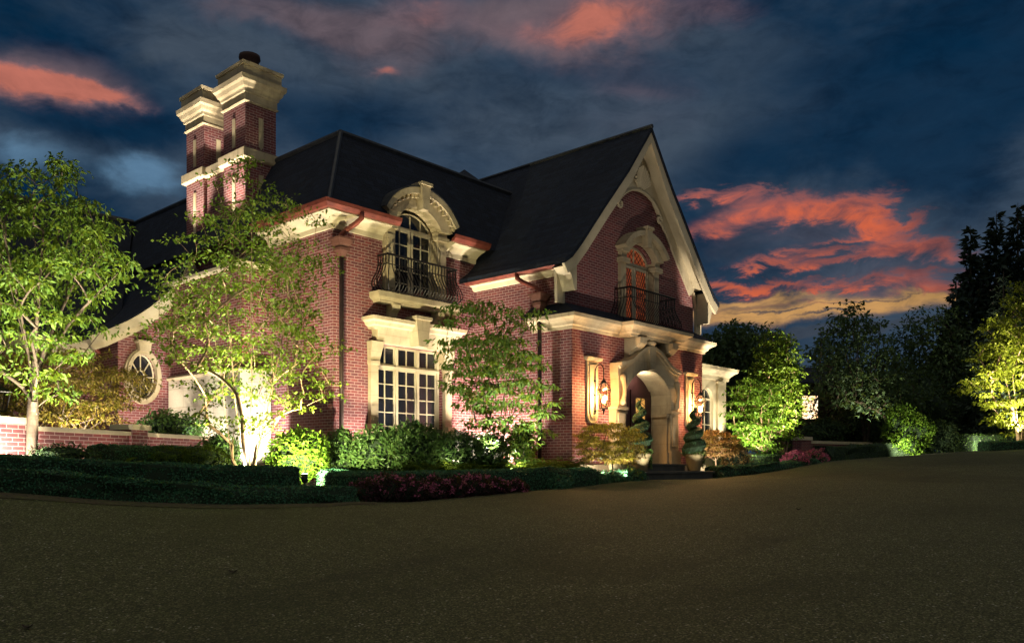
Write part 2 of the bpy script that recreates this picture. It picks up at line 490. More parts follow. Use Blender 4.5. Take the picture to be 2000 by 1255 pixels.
class MB:
    def __init__(s):
        s.v = []; s.f = []

    def add(s, vs, fs):
        b = len(s.v)
        s.v += [tuple(p) for p in vs]
        s.f += [tuple(i + b for i in f) for f in fs]
        return s

    def box(s, x0, x1, y0, y1, z0, z1):
        vs = [(x0, y0, z0), (x1, y0, z0), (x1, y1, z0), (x0, y1, z0), (x0, y0, z1), (x1, y0, z1), (x1, y1, z1), (x0, y1, z1)]
        return s.add(vs, [(0, 3, 2, 1), (4, 5, 6, 7), (0, 1, 5, 4), (1, 2, 6, 5), (2, 3, 7, 6), (3, 0, 4, 7)])

    def hexa(s, bot, top):
        return s.add(list(bot) + list(top), [(0, 3, 2, 1), (4, 5, 6, 7), (0, 1, 5, 4), (1, 2, 6, 5), (2, 3, 7, 6), (3, 0, 4, 7)])

    def prism(s, loops, a, b, axis='Y'):
        """loops of 2D points (first outer, others holes) extruded between a and b along axis"""
        def P(p, t):
            if axis == 'Y': return (p[0], t, p[1])
            if axis == 'X': return (t, p[0], p[1])
            return (p[0], p[1], t)
        flat = [p for L in loops for p in L]
        tris = tessellate_polygon([[Vector((p[0], p[1], 0)) for p in L] for L in loops])
        n = len(flat)
        vs = [P(p, a) for p in flat] + [P(p, b) for p in flat]
        fs = [tuple(t) for t in tris] + [tuple(i + n for i in reversed(t)) for t in tris]
        k = 0
        for L in loops:
            m = len(L)
            for i in range(m):
                j = (i + 1) % m
                fs.append((k + i, k + j, k + j + n, k + i + n))
            k += m
        return s.add(vs, fs)

    def tube(s, pts, rad, n=6, cap=True):
        pts = [Vector(p) for p in pts]
        if not hasattr(rad, '__len__'): rad = [rad] * len(pts)
        vs = []; fs = []
        prev = None
        for i, p in enumerate(pts):
            d = (pts[min(i + 1, len(pts) - 1)] - pts[max(i - 1, 0)])
            if d.length < 1e-9: d = Vector((0, 0, 1))
            d.normalize()
            if prev is None:
                up = Vector((0, 0, 1)) if abs(d.z) < .9 else Vector((1, 0, 0))
                a = d.cross(up).normalized()
            else:
                a = (prev - d * prev.dot(d))
                a = a.normalized() if a.length > 1e-6 else d.orthogonal().normalized()
            prev = a
            b = d.cross(a)
            for k in range(n):
                t = 2 * math.pi * k / n
                vs.append(p + (a * math.cos(t) + b * math.sin(t)) * rad[i])
        for i in range(len(pts) - 1):
            for k in range(n):
                k2 = (k + 1) % n
                fs.append((i * n + k, i * n + k2, (i + 1) * n + k2, (i + 1) * n + k))
        if cap:
            fs.append(tuple(range(n))[::-1])
            fs.append(tuple((len(pts) - 1) * n + k for k in range(n)))
        return s.add(vs, fs)

    def lathe(s, prof, c, n=20):
        vs = []; fs = []
        for r, z in prof:
            for k in range(n):
                t = 2 * math.pi * k / n
                vs.append((c[0] + r * math.cos(t), c[1] + r * math.sin(t), c[2] + z))
        for i in range(len(prof) - 1):
            for k in range(n):
                k2 = (k + 1) % n
                fs.append((i * n + k, i * n + k2, (i + 1) * n + k2, (i + 1) * n + k))
        fs.append(tuple(range(n))[::-1])
        fs.append(tuple((len(prof) - 1) * n + k for k in range(n)))
        return s.add(vs, fs)

    def sweep(s, prof, path, closed=False):
        """closed profile [(out, z)] swept along a plan path, out = right-hand side of travel"""
        P = [Vector((p[0], p[1])) for p in path]
        n = len(P); m = len(prof)
        vs = []
        for i in range(n):
            if closed:
                d0 = (P[i] - P[i - 1]).normalized(); d1 = (P[(i + 1) % n] - P[i]).normalized()
            else:
                d0 = (P[i] - P[max(i - 1, 0)]); d1 = (P[min(i + 1, n - 1)] - P[i])
                d0 = d0.normalized() if d0.length > 0 else d1.normalized()
                d1 = d1.normalized() if d1.length > 0 else d0
            n0 = Vector((d0.y, -d0.x)); n1 = Vector((d1.y, -d1.x))
            mt = (n0 + n1).normalized()
            k = 1 / max(.3, mt.dot(n0))
            for o_, z in prof:
                q = P[i] + mt * o_ * k
                vs.append((q.x, q.y, z))
        fs = []
        for i in range(n if closed else n - 1):
            j = (i + 1) % n
            for a in range(m):
                b = (a + 1) % m
                fs.append((i * m + a, i * m + b, j * m + b, j * m + a))
        if not closed:
            fs.append(tuple(range(m))[::-1])
            fs.append(tuple((n - 1) * m + a for a in range(m)))
        return s.add(vs, fs)

    def build(s, name, material, parent=None, smooth=False):
        o0 = ORG_[parent.name] if parent is not None else Vector((0, 0, 0))
        me = bpy.data.meshes.new(name)
        me.from_pydata([(p[0] - o0.x, p[1] - o0.y, p[2] - o0.z) for p in s.v], [], s.f)
        bm = bmesh.new(); bm.from_mesh(me)
        bmesh.ops.recalc_face_normals(bm, faces=bm.faces)
        uv = bm.loops.layers.uv.new('UVMap')
        for f in bm.faces:
            a = f.normal
            ax, ay, az_ = abs(a.x), abs(a.y), abs(a.z)
            for lp in f.loops:
                c = lp.vert.co + o0
                if az_ >= ax and az_ >= ay and az_ > .8: lp[uv].uv = (c.x, c.y)
                elif ay >= ax: lp[uv].uv = (c.x, c.z / max(.3, math.sqrt(1 - a.z * a.z)))
                else: lp[uv].uv = (c.y, c.z / max(.3, math.sqrt(1 - a.z * a.z)))
        bm.to_mesh(me); bm.free()
        if smooth:
            for p in me.polygons: p.use_smooth = True
        me.materials.append(material)
        return link(name, me, parent)


# ------------------------------------------------------------------ foliage helpers
rng = np.random.default_rng(11)


def norm(a):
    return a / np.maximum(1e-9, np.linalg.norm(a, axis=1, keepdims=True))


def leaf_geo(pos, d, nrm, L, Wd, fold=.12):
    """pointed two-triangle leaves"""
    n = len(pos)
    d = norm(d); side = norm(np.cross(nrm, d)); up = np.cross(d, side)
    L = np.broadcast_to(np.asarray(L, float).reshape(-1, 1), (n, 1)); Wd = np.broadcast_to(np.asarray(Wd, float).reshape(-1, 1), (n, 1))
    a = pos; c = pos + d * L
    m = pos + d * L * .45 + up * L * fold
    b = m + side * Wd * .5; e = m - side * Wd * .5
    v = np.stack([a, b, c, e], 1).reshape(-1, 3)
    i = np.arange(n) * 4
    f = np.stack([np.stack([i, i + 1, i + 2], 1), np.stack([i, i + 2, i + 3], 1)], 1).reshape(-1, 3)
    return v, f


def mesh_np(name, parts, mats, parent=None, base=None):
    """parts: list of (verts, tri array or list of faces, material index)"""
    o0 = np.array(ORG_[parent.name]) if parent is not None else (np.array(base) if base is not None else np.zeros(3))
    V = []; loops = []; starts = []; tot = []; mi = []
    nv = 0; nl = 0
    for v, f, k in parts:
        v = np.asarray(v, float) - o0
        f = np.asarray(f)
        V.append(v)
        loops.append((f + nv).reshape(-1))
        w_ = f.shape[1]
        starts.append(nl + np.arange(len(f)) * w_)
        tot.append(np.full(len(f), w_)); mi.append(np.full(len(f), k))
        nv += len(v); nl += f.size
    V = np.concatenate(V); loops = np.concatenate(loops); starts = np.concatenate(starts); mi = np.concatenate(mi)
    me = bpy.data.meshes.new(name)
    me.vertices.add(len(V)); me.vertices.foreach_set('co', V.astype(np.float32).ravel())
    me.loops.add(len(loops)); me.loops.foreach_set('vertex_index', loops.astype(np.int32))
    me.polygons.add(len(starts)); me.polygons.foreach_set('loop_start', starts.astype(np.int32))
    for m in mats: me.materials.append(m)
    me.polygons.foreach_set('material_index', mi.astype(np.int32))
    me.update(calc_edges=True); me.validate()
    o = link(name, me, parent)
    if parent is None and base is not None:
        o.location = base
        ORG_[o.name] = Vector(base)
    return o


def scatter(quads, n, L, Wd, inset=.0, tilt=.6, out=.0, droop=.0):
    """leaves over a set of quads (k,4,3)"""
    q = np.asarray(quads, float)
    ar = .5 * np.linalg.norm(np.cross(q[:, 1] - q[:, 0], q[:, 2] - q[:, 0]), axis=1) + .5 * np.linalg.norm(np.cross(q[:, 2] - q[:, 0], q[:, 3] - q[:, 0]), axis=1)
    nr = np.cross(q[:, 2] - q[:, 0], q[:, 3] - q[:, 1])
    nr = norm(nr)
    i = rng.choice(len(q), n, p=ar / ar.sum())
    u = rng.random((n, 1)); t = rng.random((n, 1))
    p = (q[i, 0] * (1 - u) + q[i, 1] * u) * (1 - t) + (q[i, 3] * (1 - u) + q[i, 2] * u) * t
    nn = nr[i]
    p = p + nn * (out - inset * rng.random((n, 1)))
    rnd = norm(rng.normal(size=(n, 3)))
    d = rnd - nn * np.sum(rnd * nn, 1, keepdims=True)
    d = norm(d) + nn * (.25 + .5 * rng.random((n, 1)))
    d[:, 2] -= droop
    nm = norm(nn + rng.normal(size=(n, 3)) * tilt)
    sc = .7 + .6 * rng.random(n)
    return leaf_geo(p, d, nm, L * sc, Wd * sc)


def ellipsoid_quads(c, r, nu=18, nv=10, amp=.12, seed=0, zcut=-.6):
    g = np.random.default_rng(seed)
    ph = g.random(6) * 6.28
    V = np.zeros((nv + 1, nu, 3))
    for j in range(nv + 1):
        z = zcut + (1 - zcut) * j / nv
        z = min(.999, z)
        for i in range(nu):
            a = 2 * math.pi * i / nu
            s = math.sqrt(max(0, 1 - z * z))
            k = 1 + amp * (math.sin(3 * a + ph[0] + 2 * z) + .7 * math.sin(5 * a + ph[1] - 4 * z) + .6 * math.sin(2 * a + 6 * z + ph[2])) * .6
            V[j, i] = (c[0] + r[0] * s * math.cos(a) * k, c[1] + r[1] * s * math.sin(a) * k, c[2] + r[2] * z * k)
    Q = []
    for j in range(nv):
        for i in range(nu):
            k = (i + 1) % nu
            Q.append((V[j, i], V[j, k], V[j + 1, k], V[j + 1, i]))
    return np.array(Q)


def shrink(Q, c, k):
    return np.asarray(c) + (Q - np.asarray(c)) * k


def quads_mesh(Q):
    v = Q.reshape(-1, 3); i = np.arange(len(Q)) * 4
    return v, np.stack([i, i + 1, i + 2, i + 3], 1)


def cluster_leaves(C, Rr, n, L, Wd, flat=.45, droop=.25, nup=.8, outw=.6):
    """n leaves about every cluster centre"""
    k = len(C)
    c = np.repeat(C, n, 0); r = np.repeat(Rr, n).reshape(-1, 1)
    g = norm(rng.normal(size=(k * n, 3))) * (rng.random((k * n, 1)) ** .5)
    g[:, 2] *= flat
    p = c + g * r
    d = g * outw + rng.normal(size=(k * n, 3)) * .45
    d[:, 2] -= droop
    nm = rng.normal(size=(k * n, 3)) * .55
    nm[:, 2] += nup
    sc = .65 + .7 * rng.random(k * n)
    return leaf_geo(p, d, norm(nm), L * sc, Wd * sc)


class Skel:
    def __init__(s):
        s.p = []; s.par = []

    def path(s, pts, start=None):
        last = start
        for q in pts:
            s.p.append(np.array(q, float)); s.par.append(-1 if last is None else last)
            last = len(s.p) - 1
        return last

    def connect(s, target, up=.35, steps=5, rise=.9):
        P = np.array(s.p)
        t = np.array(target)
        dv = t - P
        hor = np.hypot(dv[:, 0], dv[:, 1]); dz = dv[:, 2]
        cost = np.linalg.norm(dv, axis=1) + np.where(dz < hor * up, (hor * up - dz) * 1.6, 0)
        i = int(np.argmin(cost))
        a = P[i]
        mid = (a + t) / 2
        mid = mid + np.array([0, 0, 1]) * np.linalg.norm(t - a) * .12 * rise + rng.normal(size=3) * np.linalg.norm(t - a) * .06
        pts = []
        for k in range(1, steps + 1):
            u = k / steps
            pts.append(a * (1 - u) ** 2 + mid * 2 * u * (1 - u) + t * u ** 2)
        return s.path(pts, i)

    def mesh(s, r0, rmin=.006, n=5, power=.5):
        N = len(s.p)
        cnt = np.ones(N)
        for i in range(N - 1, -1, -1):
            if s.par[i] >= 0: cnt[s.par[i]] += cnt[i]
        mx = cnt.max()
        rad = np.maximum(rmin, r0 * (cnt / mx) ** power)
        mb = MB()
        for i in range(N):
            j = s.par[i]
            if j < 0: continue
            a = Vector(s.p[j]); b = Vector(s.p[i])
            if (b - a).length < 1e-4: continue
            mb.tube([a, b], [min(rad[j], rad[i] * 1.6), rad[i]], n, cap=False)
        return mb


def crown_points(shape, n, mind, lo, hi, seed):
    g = np.random.default_rng(seed)
    out = []
    tries = 0
    while len(out) < n and tries < n * 300:
        tries += 1
        p = lo + (hi - lo) * g.random(3)
        k = shape(p)
        if k <= 0 or g.random() > k: continue
        if out and np.min(np.linalg.norm(np.array(out) - p, axis=1)) < mind: continue
        out.append(p)
    return np.array(out)


def ell_shape(c, r, shell=.45, lump=.25, seed=0):
    g = np.random.default_rng(seed)
    w_ = g.normal(size=(5, 3)) * 2.2; ph = g.random(5) * 6.28
    c = np.array(c); r = np.array(r)

    def f(p):
        q = (p - c) / r
        k = 1 + lump * np.mean(np.sin(w_ @ q + ph)) * 2
        d = np.linalg.norm(q) / k
        if d > 1: return 0
        return 1 if d > shell else .35
    return f, c - r * 1.25, c + r * 1.25


def tree(name, label, cat, base, stems, shape, n, mind, leaf, lmat, bmat, r0, crad=.3, per=40, flat=.45, droop=.25, group=None, seed=1, up=.3, rmin=.006, nup=.8, outw=.6, steps=5, rise=.9):
    t = thing(name, label, cat, base, group)
    sk = Skel()
    b = np.array(base, float)
    root = sk.path([b + np.array([0, 0, -.1])])
    for st in stems:
        sk.path([b + np.array(q, float) for q in st], root)
    f, lo, hi = shape
    C = crown_points(f, n, mind, lo, hi, seed)
    o = np.argsort(np.linalg.norm(C - b, axis=1))
    C = C[o]
    for c in C: sk.connect(c, up, steps, rise)
    sk.mesh(r0, rmin).build('trunk', bmat, t, True)
    rr = crad * (.7 + .6 * rng.random(len(C)))
    v, fc = cluster_leaves(C, rr, per, leaf[0], leaf[1], flat, droop, nup, outw)
    mesh_np('crown', [(v, fc, 0)], [lmat], t)
    return t


def conifer(name, label, base, h, r, n, leaf, lmat, seed=1, group=None, bare=.06, power=1.0, peaks=None):
    t = thing(name, label, 'tree', base, group)
    g = np.random.default_rng(seed)
    b = np.array(base, float)
    mb = MB()
    pv = []; dv = []; sz = []
    for (ox, oy, hh, rr) in (peaks or [(0, 0, h, r)]):
        bb = b + np.array([ox, oy, 0])
        mb.tube([bb + [0, 0, -.2], bb + [0, 0, hh * .5], bb + [0, 0, hh]], [hh * .018, hh * .01, .01], 7)
        lev = int(hh / .28)
        for k in range(lev):
            z = hh * (bare + (1 - bare) * k / lev)
            R = rr * (1 - (z / hh)) ** power * (.75 + .45 * g.random()) + .06
            nb = max(5, int(10 * (R / rr) ** .4))
            for q in range(nb):
                a = g.random() * 6.28
                Lb = R * (.65 + .5 * g.random())
                dr = np.array([math.cos(a), math.sin(a), 0])
                m = max(3, int(n * Lb / rr))
                u = g.random((m, 1)) ** .7
                p = bb + np.array([0, 0, z]) + dr * Lb * u + np.array([0, 0, 1]) * (-.22 * Lb * u ** 1.5 + .05 * Lb * u)
                p += g.normal(size=(m, 3)) * .06 * (Lb + .2)
                d = dr * .8 + g.normal(size=(m, 3)) * .5 + np.array([0, 0, -.25])
                pv.append(p); dv.append(d)
    P = np.concatenate(pv); D = np.concatenate(dv)
    nm = rng.normal(size=P.shape) * .5; nm[:, 2] += .8
    sc = .7 + .6 * rng.random(len(P))
    v, f = leaf_geo(P, D, norm(nm), leaf[0] * sc, leaf[1] * sc, .05)
    mb.build('trunk', M['darkbark'], t, True)
    mesh_np('crown', [(v, f, 0)], [lmat], t)
    return t


def bush(name, label, c, r, n, leaf, lmat, cat='shrub', group=None, seed=0, amp=.15, inset=.5, zcut=-.7, droop=.1, flowers=None, tilt=.6):
    Q = ellipsoid_quads(c, r, seed=seed, amp=amp, zcut=zcut)
    ins = min(r) * inset
    v, f = scatter(Q, n, leaf[0], leaf[1], ins, tilt, .02, droop)
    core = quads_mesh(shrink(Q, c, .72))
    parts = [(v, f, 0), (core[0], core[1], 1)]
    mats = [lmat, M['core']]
    if flowers:
        fm, fn, fl, fw, zmin = flowers
        Q2 = Q[np.mean(Q[:, :, 2], 1) > c[2] + zmin * r[2]]
        k = max(1, fn // 5)
        v2, f2 = scatter(Q2, k, .01, .01, .0, .3, .03)
        cen = v2.reshape(-1, 4, 3)[:, 0]
        v3, f3 = cluster_leaves(cen, np.full(k, fl * .9), 7, fl, fw, .8, 0, .6, 1.2)
        parts.append((v3, f3, 2)); mats.append(fm)
    base = (c[0], c[1], c[2] + zcut * r[2])
    o = mesh_np(name, parts, mats, None, base)
    return tag(o, label, cat, group)


def hedge(name, label, path, width, n, leaf=(.035, .02), lmat=None, group=None, rough=.03, cat='hedge'):
    """path: list of (x, y, zbot, ztop) along the centre line; clipped box hedge"""
    P = []
    for i in range(len(path) - 1):
        a = np.array(path[i]); b = np.array(path[i + 1])
        m = max(1, int(np.linalg.norm((b - a)[:2]) / .35))
        for k in range(m): P.append(a + (b - a) * k / m)
    P.append(np.array(path[-1]))
    P = np.array(P)
    g = np.random.default_rng(len(P))
    ring = []
    for i in range(len(P)):
        d = P[min(i + 1, len(P) - 1)][:2] - P[max(i - 1, 0)][:2]
        d /= np.linalg.norm(d)
        nx, ny = d[1], -d[0]
        h = width / 2
        zb, zt = P[i][2], P[i][3]
        pr = [(h, zb), (h * 1.02, zb + (zt - zb) * .5), (h * .98, zt - .05), (h * .75, zt), (0, zt + .01), (-h * .75, zt), (-h * .98, zt - .05), (-h * 1.02, zb + (zt - zb) * .5), (-h, zb)]
        ring.append([(P[i][0] + nx * (o_ + g.normal() * rough), P[i][1] + ny * (o_ + g.normal() * rough), z + g.normal() * rough * .5) for o_, z in pr])
    ring = np.array(ring)
    Q = []
    m = ring.shape[1]
    for i in range(len(P) - 1):
        for k in range(m - 1):
            Q.append((ring[i, k], ring[i + 1, k], ring[i + 1, k + 1], ring[i, k + 1]))
    for e, s_ in ((0, 1), (-1, -1)):
        c = ring[e]
        for k in range(m // 2):
            q = (c[k], c[k + 1], c[m - 2 - k], c[m - 1 - k])
            Q.append(q if s_ > 0 else q[::-1])
    Q = np.array(Q)
    v, f = scatter(Q, n, leaf[0], leaf[1], .05, .7, .012)
    cen = Q.reshape(-1, 3).mean(0)
    qv, qf = quads_mesh(Q)
    o = mesh_np(name, [(v, f, 0), (qv, qf, 1)], [lmat or M['lf_hedge'], M['core']], None, tuple(P[0][:2]) + (float(P[:, 2].min()),))
    return tag(o, label, cat, group)


def spot(name, pos, target, power, cone=70, blend=.6, col=(1, .80, .55), size=.04, parent=None):
    ld = bpy.data.lights.new(name, 'SPOT')
    ld.energy = power * KL; ld.spot_size = R_(cone); ld.spot_blend = blend; ld.color = col; ld.shadow_soft_size = size
    o = bpy.data.objects.new(name, ld)
    COL.objects.link(o)
    d = Vector(target) - Vector(pos)
    o.rotation_euler = d.to_track_quat('-Z', 'Y').to_euler()
    o.location = Vector(pos)
    if parent is not None:
        o.parent = parent
        o.location = Vector(pos) - ORG_[parent.name]
    return o


def point(name, pos, power, col=(1, .7, .4), size=.03, parent=None):
    ld = bpy.data.lights.new(name, 'POINT')
    ld.energy = power * KP; ld.color = col; ld.shadow_soft_size = size
    o = bpy.data.objects.new(name, ld)
    COL.objects.link(o)
    o.location = Vector(pos) - (ORG_[parent.name] if parent is not None else Vector((0, 0, 0)))
    if parent is not None: o.parent = parent
    return o


WARM = (1, .86, .67)
KL, KP = 6.5, 13.0          # overall lamp levels
GRN = (1, .90, .62)


def uplight(label, pos, target, power, cone=70, blend=.6, col=WARM, size=.04):
    """a small black garden uplight with its lamp"""
    pos = Vector(pos)
    t = thing('garden_uplight', label, 'uplight', pos, 'small uplights in the planting')
    d = (Vector(target) - pos).normalized()
    MB().tube([pos + Vector((0, 0, -.12)), pos + Vector((0, 0, .02))], .012, 6).build('stake', M['fixture'], t)
    a = pos + Vector((0, 0, .05))
    MB().tube([a - d * .07, a - d * .05, a + d * .06], [.02, .045, .05], 12).build('housing', M['fixture'], t, True)
    MB().tube([a + d * .062, a + d * .068], .042, 12).build('lens', M['lens'], t)
    spot('bulb', a + d * .10, Vector(target), power, cone, blend, col, size, t)
    return t

# ------------------------------------------------------------------ terrain
def z_at(py, d): return (905 - py) / F * d


CTRL = []
for px, py, d in [(-300, 962, 8.6), (0, 968, 9.3), (200, 985, 9.8), (450, 995, 10.4), (690, 992, 11), (780, 988, 11.7), (950, 972, 13.2), (1150, 955, 15.0), (1255, 942, 16.4),
                  (1390, 937, 18.8), (1500, 925, 20.8), (1610, 905, 23.5), (1750, 893, 26), (1880, 886, 28), (2000, 880, 29), (2300, 868, 31)]:
    CTRL.append(((px - 1000) / F * d, d, z_at(py, d)))
CTRL += [(0, 0, -1.55), (-3, 5, -1.12), (0, 5, -1.14), (3, 5, -1.14), (8, 6, -1.1), (-8, 5, -1.05), (0, -12, -2.1), (-14, 0, -1.3), (14, 0, -1.5), (-2, 16.5, -.36), (0, 19, -.36), (4, 22, -.36),
         (-8, 18, -.36), (-14, 14, -.3), (-16, 26, -.3), (3, 32, -.3), (10, 30, .0), (20, 12, -.75), (30, 30, .5), (40, 45, 1.0), (24, 45, .6), (8, 48, .0), (0, 70, .0), (60, 70, 1.0), (-40, 40, -.3), (-60, 70, -.2), (60, 10, 0), (-50, 0, -1), (50, -30, -1.5), (-50, -50, -2), (30, -60, -2)]
CA = np.array(CTRL)


def _phi(r2): return np.where(r2 > 1e-9, r2 * np.log(np.maximum(r2, 1e-9)), 0)


_n = len(CA)
_A = np.zeros((_n + 3, _n + 3))
_d2 = ((CA[:, None, :2] - CA[None, :, :2]) ** 2).sum(-1)
_A[:_n, :_n] = _phi(_d2) + np.eye(_n) * .6
_A[:_n, _n] = 1; _A[:_n, _n + 1:] = CA[:, :2]
_A[_n, :_n] = 1; _A[_n + 1:, :_n] = CA[:, :2].T
_w = np.linalg.solve(_A, np.concatenate([CA[:, 2], np.zeros(3)]))


def Hc(x, d):
    """ground height at camera-frame plan position"""
    x = np.asarray(x, float); d = np.asarray(d, float)
    r2 = (x[..., None] - CA[:, 0]) ** 2 + (d[..., None] - CA[:, 1]) ** 2
    return _phi(r2) @ _w[:_n] + _w[_n] + _w[_n + 1] * x + _w[_n + 2] * d


def H(X, Y):
    """ground height at a house-frame plan position"""
    a = np.asarray(X, float) - CX; b = np.asarray(Y, float) - CY
    return Hc(a * .668 - b * .744, a * .744 + b * .668)


def gp(px, d, dz=0):
    """point on the ground in direction px at depth d"""
    x = (px - 1000) / F * d
    p = cam2w(x, d)
    p.z = float(Hc(x, d)) + dz
    return p


def top_px(px, py, d):
    return (905 - py) / F * d


def grid_sheet(name, xs, ds, dz, material):
    gx, gd = np.meshgrid(xs, ds)
    z = Hc(gx, gd) + dz
    X = CX + gx * .668 + gd * .744; Y = CY - gx * .744 + gd * .668
    v = np.stack([X, Y, z], -1).reshape(-1, 3)
    nx, nd = len(xs), len(ds)
    i = (np.arange(nd - 1)[:, None] * nx + np.arange(nx - 1)[None, :]).reshape(-1)
    f = np.stack([i, i + 1, i + nx + 1, i + nx], 1)
    return mesh_np(name, [(v, f, 0)], [material])


xs = np.concatenate([np.linspace(-300, -42, 10), np.arange(-40, 40.1, .5), np.linspace(42, 300, 10)])
ds = np.concatenate([np.linspace(-120, -16, 8), np.arange(-15, 50.1, .5), np.linspace(52, 400, 16)])
# beyond the garden the land levels off, so clamp the far rows
gx, gd = np.meshgrid(xs, ds)
zz = Hc(np.clip(gx, -42, 48), np.clip(gd, -15, 52))
vX = CX + gx * .668 + gd * .744; vY = CY - gx * .744 + gd * .668
v = np.stack([vX, vY, zz], -1).reshape(-1, 3)
nx, nd = len(xs), len(ds)
i = (np.arange(nd - 1)[:, None] * nx + np.arange(nx - 1)[None, :]).reshape(-1)
g_ = mesh_np('ground', [(v, np.stack([i, i + 1, i + nx + 1, i + nx], 1), 0)], [M['ground']])
tag(g_, 'dark soil and turf beneath the planting around the house', 'ground', kind='structure')

EDGE = [(-1600, 6.5), (-700, 7.8), (-300, 8.7), (0, 9.35), (200, 9.9), (450, 10.6), (640, 11.2), (690, 11.6), (740, 11.75), (800, 11.95), (950, 13.3), (1150, 15.3), (1250, 16.7), (1300, 17.5), (1400, 19.0), (1500, 21.0), (1610, 23.8), (1750, 26.6), (1880, 28.6), (2000, 29.6), (2300, 31.5), (2900, 34)]
ex = np.array([math.atan((p - 1000) / F) for p, d in EDGE]); er = np.array([d * math.sqrt(1 + ((p - 1000) / F) ** 2) for p, d in EDGE])
angs = np.concatenate([np.arange(-1.02, .88, .008), np.linspace(.9, 2 * math.pi - 1.04, 40)])


def edge_r(a):
    return np.where((a > ex[0]) & (a < ex[-1]), np.interp(a, ex, er), np.interp((a - ex[-1]) / (2 * math.pi + ex[0] - ex[-1]), [0, .12, .3, .7, .88, 1], [er[-1], 30, 24, 16, 12, er[0]]))


RF = np.concatenate([[.02, .1, .2], np.linspace(.27, 1, 40)])
rr = edge_r(angs)
px_ = np.sin(angs)[:, None] * rr[:, None] * RF; pd_ = np.cos(angs)[:, None] * rr[:, None] * RF
zz = Hc(px_, pd_) + .035
v = np.stack([CX + px_ * .668 + pd_ * .744, CY - px_ * .744 + pd_ * .668, zz], -1).reshape(-1, 3)
na, nr = len(angs), len(RF)
i = np.arange(na)[:, None] * nr + np.arange(nr - 1)[None, :]
j = ((np.arange(na) + 1) % na)[:, None] * nr + np.arange(nr - 1)[None, :]
f = np.stack([i, i + 1, j + 1, j], -1).reshape(-1, 4)
cv = np.array([[CX, CY, float(Hc(0, 0)) + .035]])
d_ = mesh_np('driveway', [(v, f, 0), (np.concatenate([cv, v[::nr]]), np.stack([np.zeros(na, int), 1 + np.arange(na), 1 + (np.arange(na) + 1) % na], 1), 0)], [M['drive']])
tag(d_, 'wide tan exposed aggregate driveway sloping up to the house', 'driveway', kind='structure')


def edging(name, label, p0, p1, off0, off1, dz, material, step=6):
    pxs = np.arange(p0, p1 + .1, step)
    a = np.arctan((pxs - 1000) / F)
    r = edge_r(a)
    V = []
    for o_ in (off0, off1):
        q = r + o_
        x = np.sin(a) * q; d = np.cos(a) * q
        V.append(np.stack([CX + x * .668 + d * .744, CY - x * .744 + d * .668, Hc(x, d) + dz], -1))
    mb = MB()
    n = len(pxs)
    mb.v = [tuple(q) for q in np.concatenate(V)]
    mb.f = [(k, k + 1, n + k + 1, n + k) for k in range(n - 1)]
    o = mb.build(name, material)
    return tag(o, label, 'paving', kind='structure')


edging('path_edging', 'flush paver border between hedge and driveway', -500, 740, -.42, -.02, .042, M['edging'])

# ------------------------------------------------------------------ the house
GZ = -.40
house = thing('brick_house', 'two storey red brick house with limestone trim and dark steep roofs', 'house', (0, 0, GZ))
XG0, XG1, XC = 3.92, 9.32, 6.62
XD, XU = 6.52, 6.74            # centres of the doorway and of the balcony window
YL, YU = -2.80, -2.55          # lower and upper faces of the entrance gable


def arc(xc, zc, hw, rise, n=14, a0=None):
    """segmental arch from right to left"""
    Rr = (hw * hw + rise * rise) / (2 * rise)
    th = math.asin(min(1, hw / Rr))
    if rise > hw: th = math.pi - th
    return [(xc + Rr * math.sin(th * (1 - 2 * k / n)), zc - (Rr - rise) + Rr * math.cos(th * (1 - 2 * k / n))) for k in range(n + 1)]


def rect(x0, x1, z0, z1): return [(x0, z0), (x1, z0), (x1, z1), (x0, z1)]


# bay block
BX0, BX1 = 0.0, 3.92
wl = [1.07, 2.87, .42, 2.44]            # lower window opening
wu = (1.47, 2.67, 3.50)                 # upper window opening x0, x1, sill
ub = arc(2.07, 4.97, .60, .36)
MB().prism([[(BX0, -.8), (BX1, -.8), (BX1, 4.62), (wu[1], 4.62), (wu[1], wu[2]), (wu[0], wu[2]), (wu[0], 4.62), (BX0, 4.62)], rect(*wl)], 0, .28).build('bay_wall', M['brick'], house)
MB().box(0, .28, .281, 9.5, -.8, 4.62).build('bay_wall', M['brick'], house)
for x0, x1 in ((1.2, 1.47), (2.67, 2.94)): MB().box(x0, x1, .0, .26, 4.622, 5.0).build('dormer_cheek', M['brick'], house)

# entrance block lower storey
dz0, dzs, dzr = -.02, 1.62, .50
MB().prism([[(XG0, -.8), (XD - .94, -.8), (XD - .94, dzs)] + arc(XD, dzs, .94, dzr)[1:-1][::-1] + [(XD + .94, dzs), (XD + .94, -.8), (XG1, -.8), (XG1, 2.84), (XG0, 2.84)]], YL, YL + .3).build('entrance_wall', M['brick'], house)
MB().box(XG0, XG0 + .28, YL + .3, 0, -.8, 4.2).build('entrance_wall', M['brick'], house)
MB().box(XG1 - .28, XG1, YL + .3, 6, -.8, 4.2).build('entrance_wall', M['brick'], house)
# upper gable wall
gx0, gx1 = XG0 + .02, XG1 - .02
GW = (6.0, 7.24, 2.95)
gout = [(gx0, 2.9), (gx1, 2.9), (gx1, 4.2), (XC + 1.9, 5.22), (XC, 7.38), (XC - 1.9, 5.22), (gx0, 4.2)]
gwa = arc(XU, 4.75, .60, .32)
ghole = [(XU - .6, 2.95), (XU + .6, 2.95), (XU + .6, 4.75)] + gwa[1:-1] + [(XU - .6, 4.75)]
MB().prism([gout, ghole], YU, YU + .25).build('gable_wall', M['brick'], house)


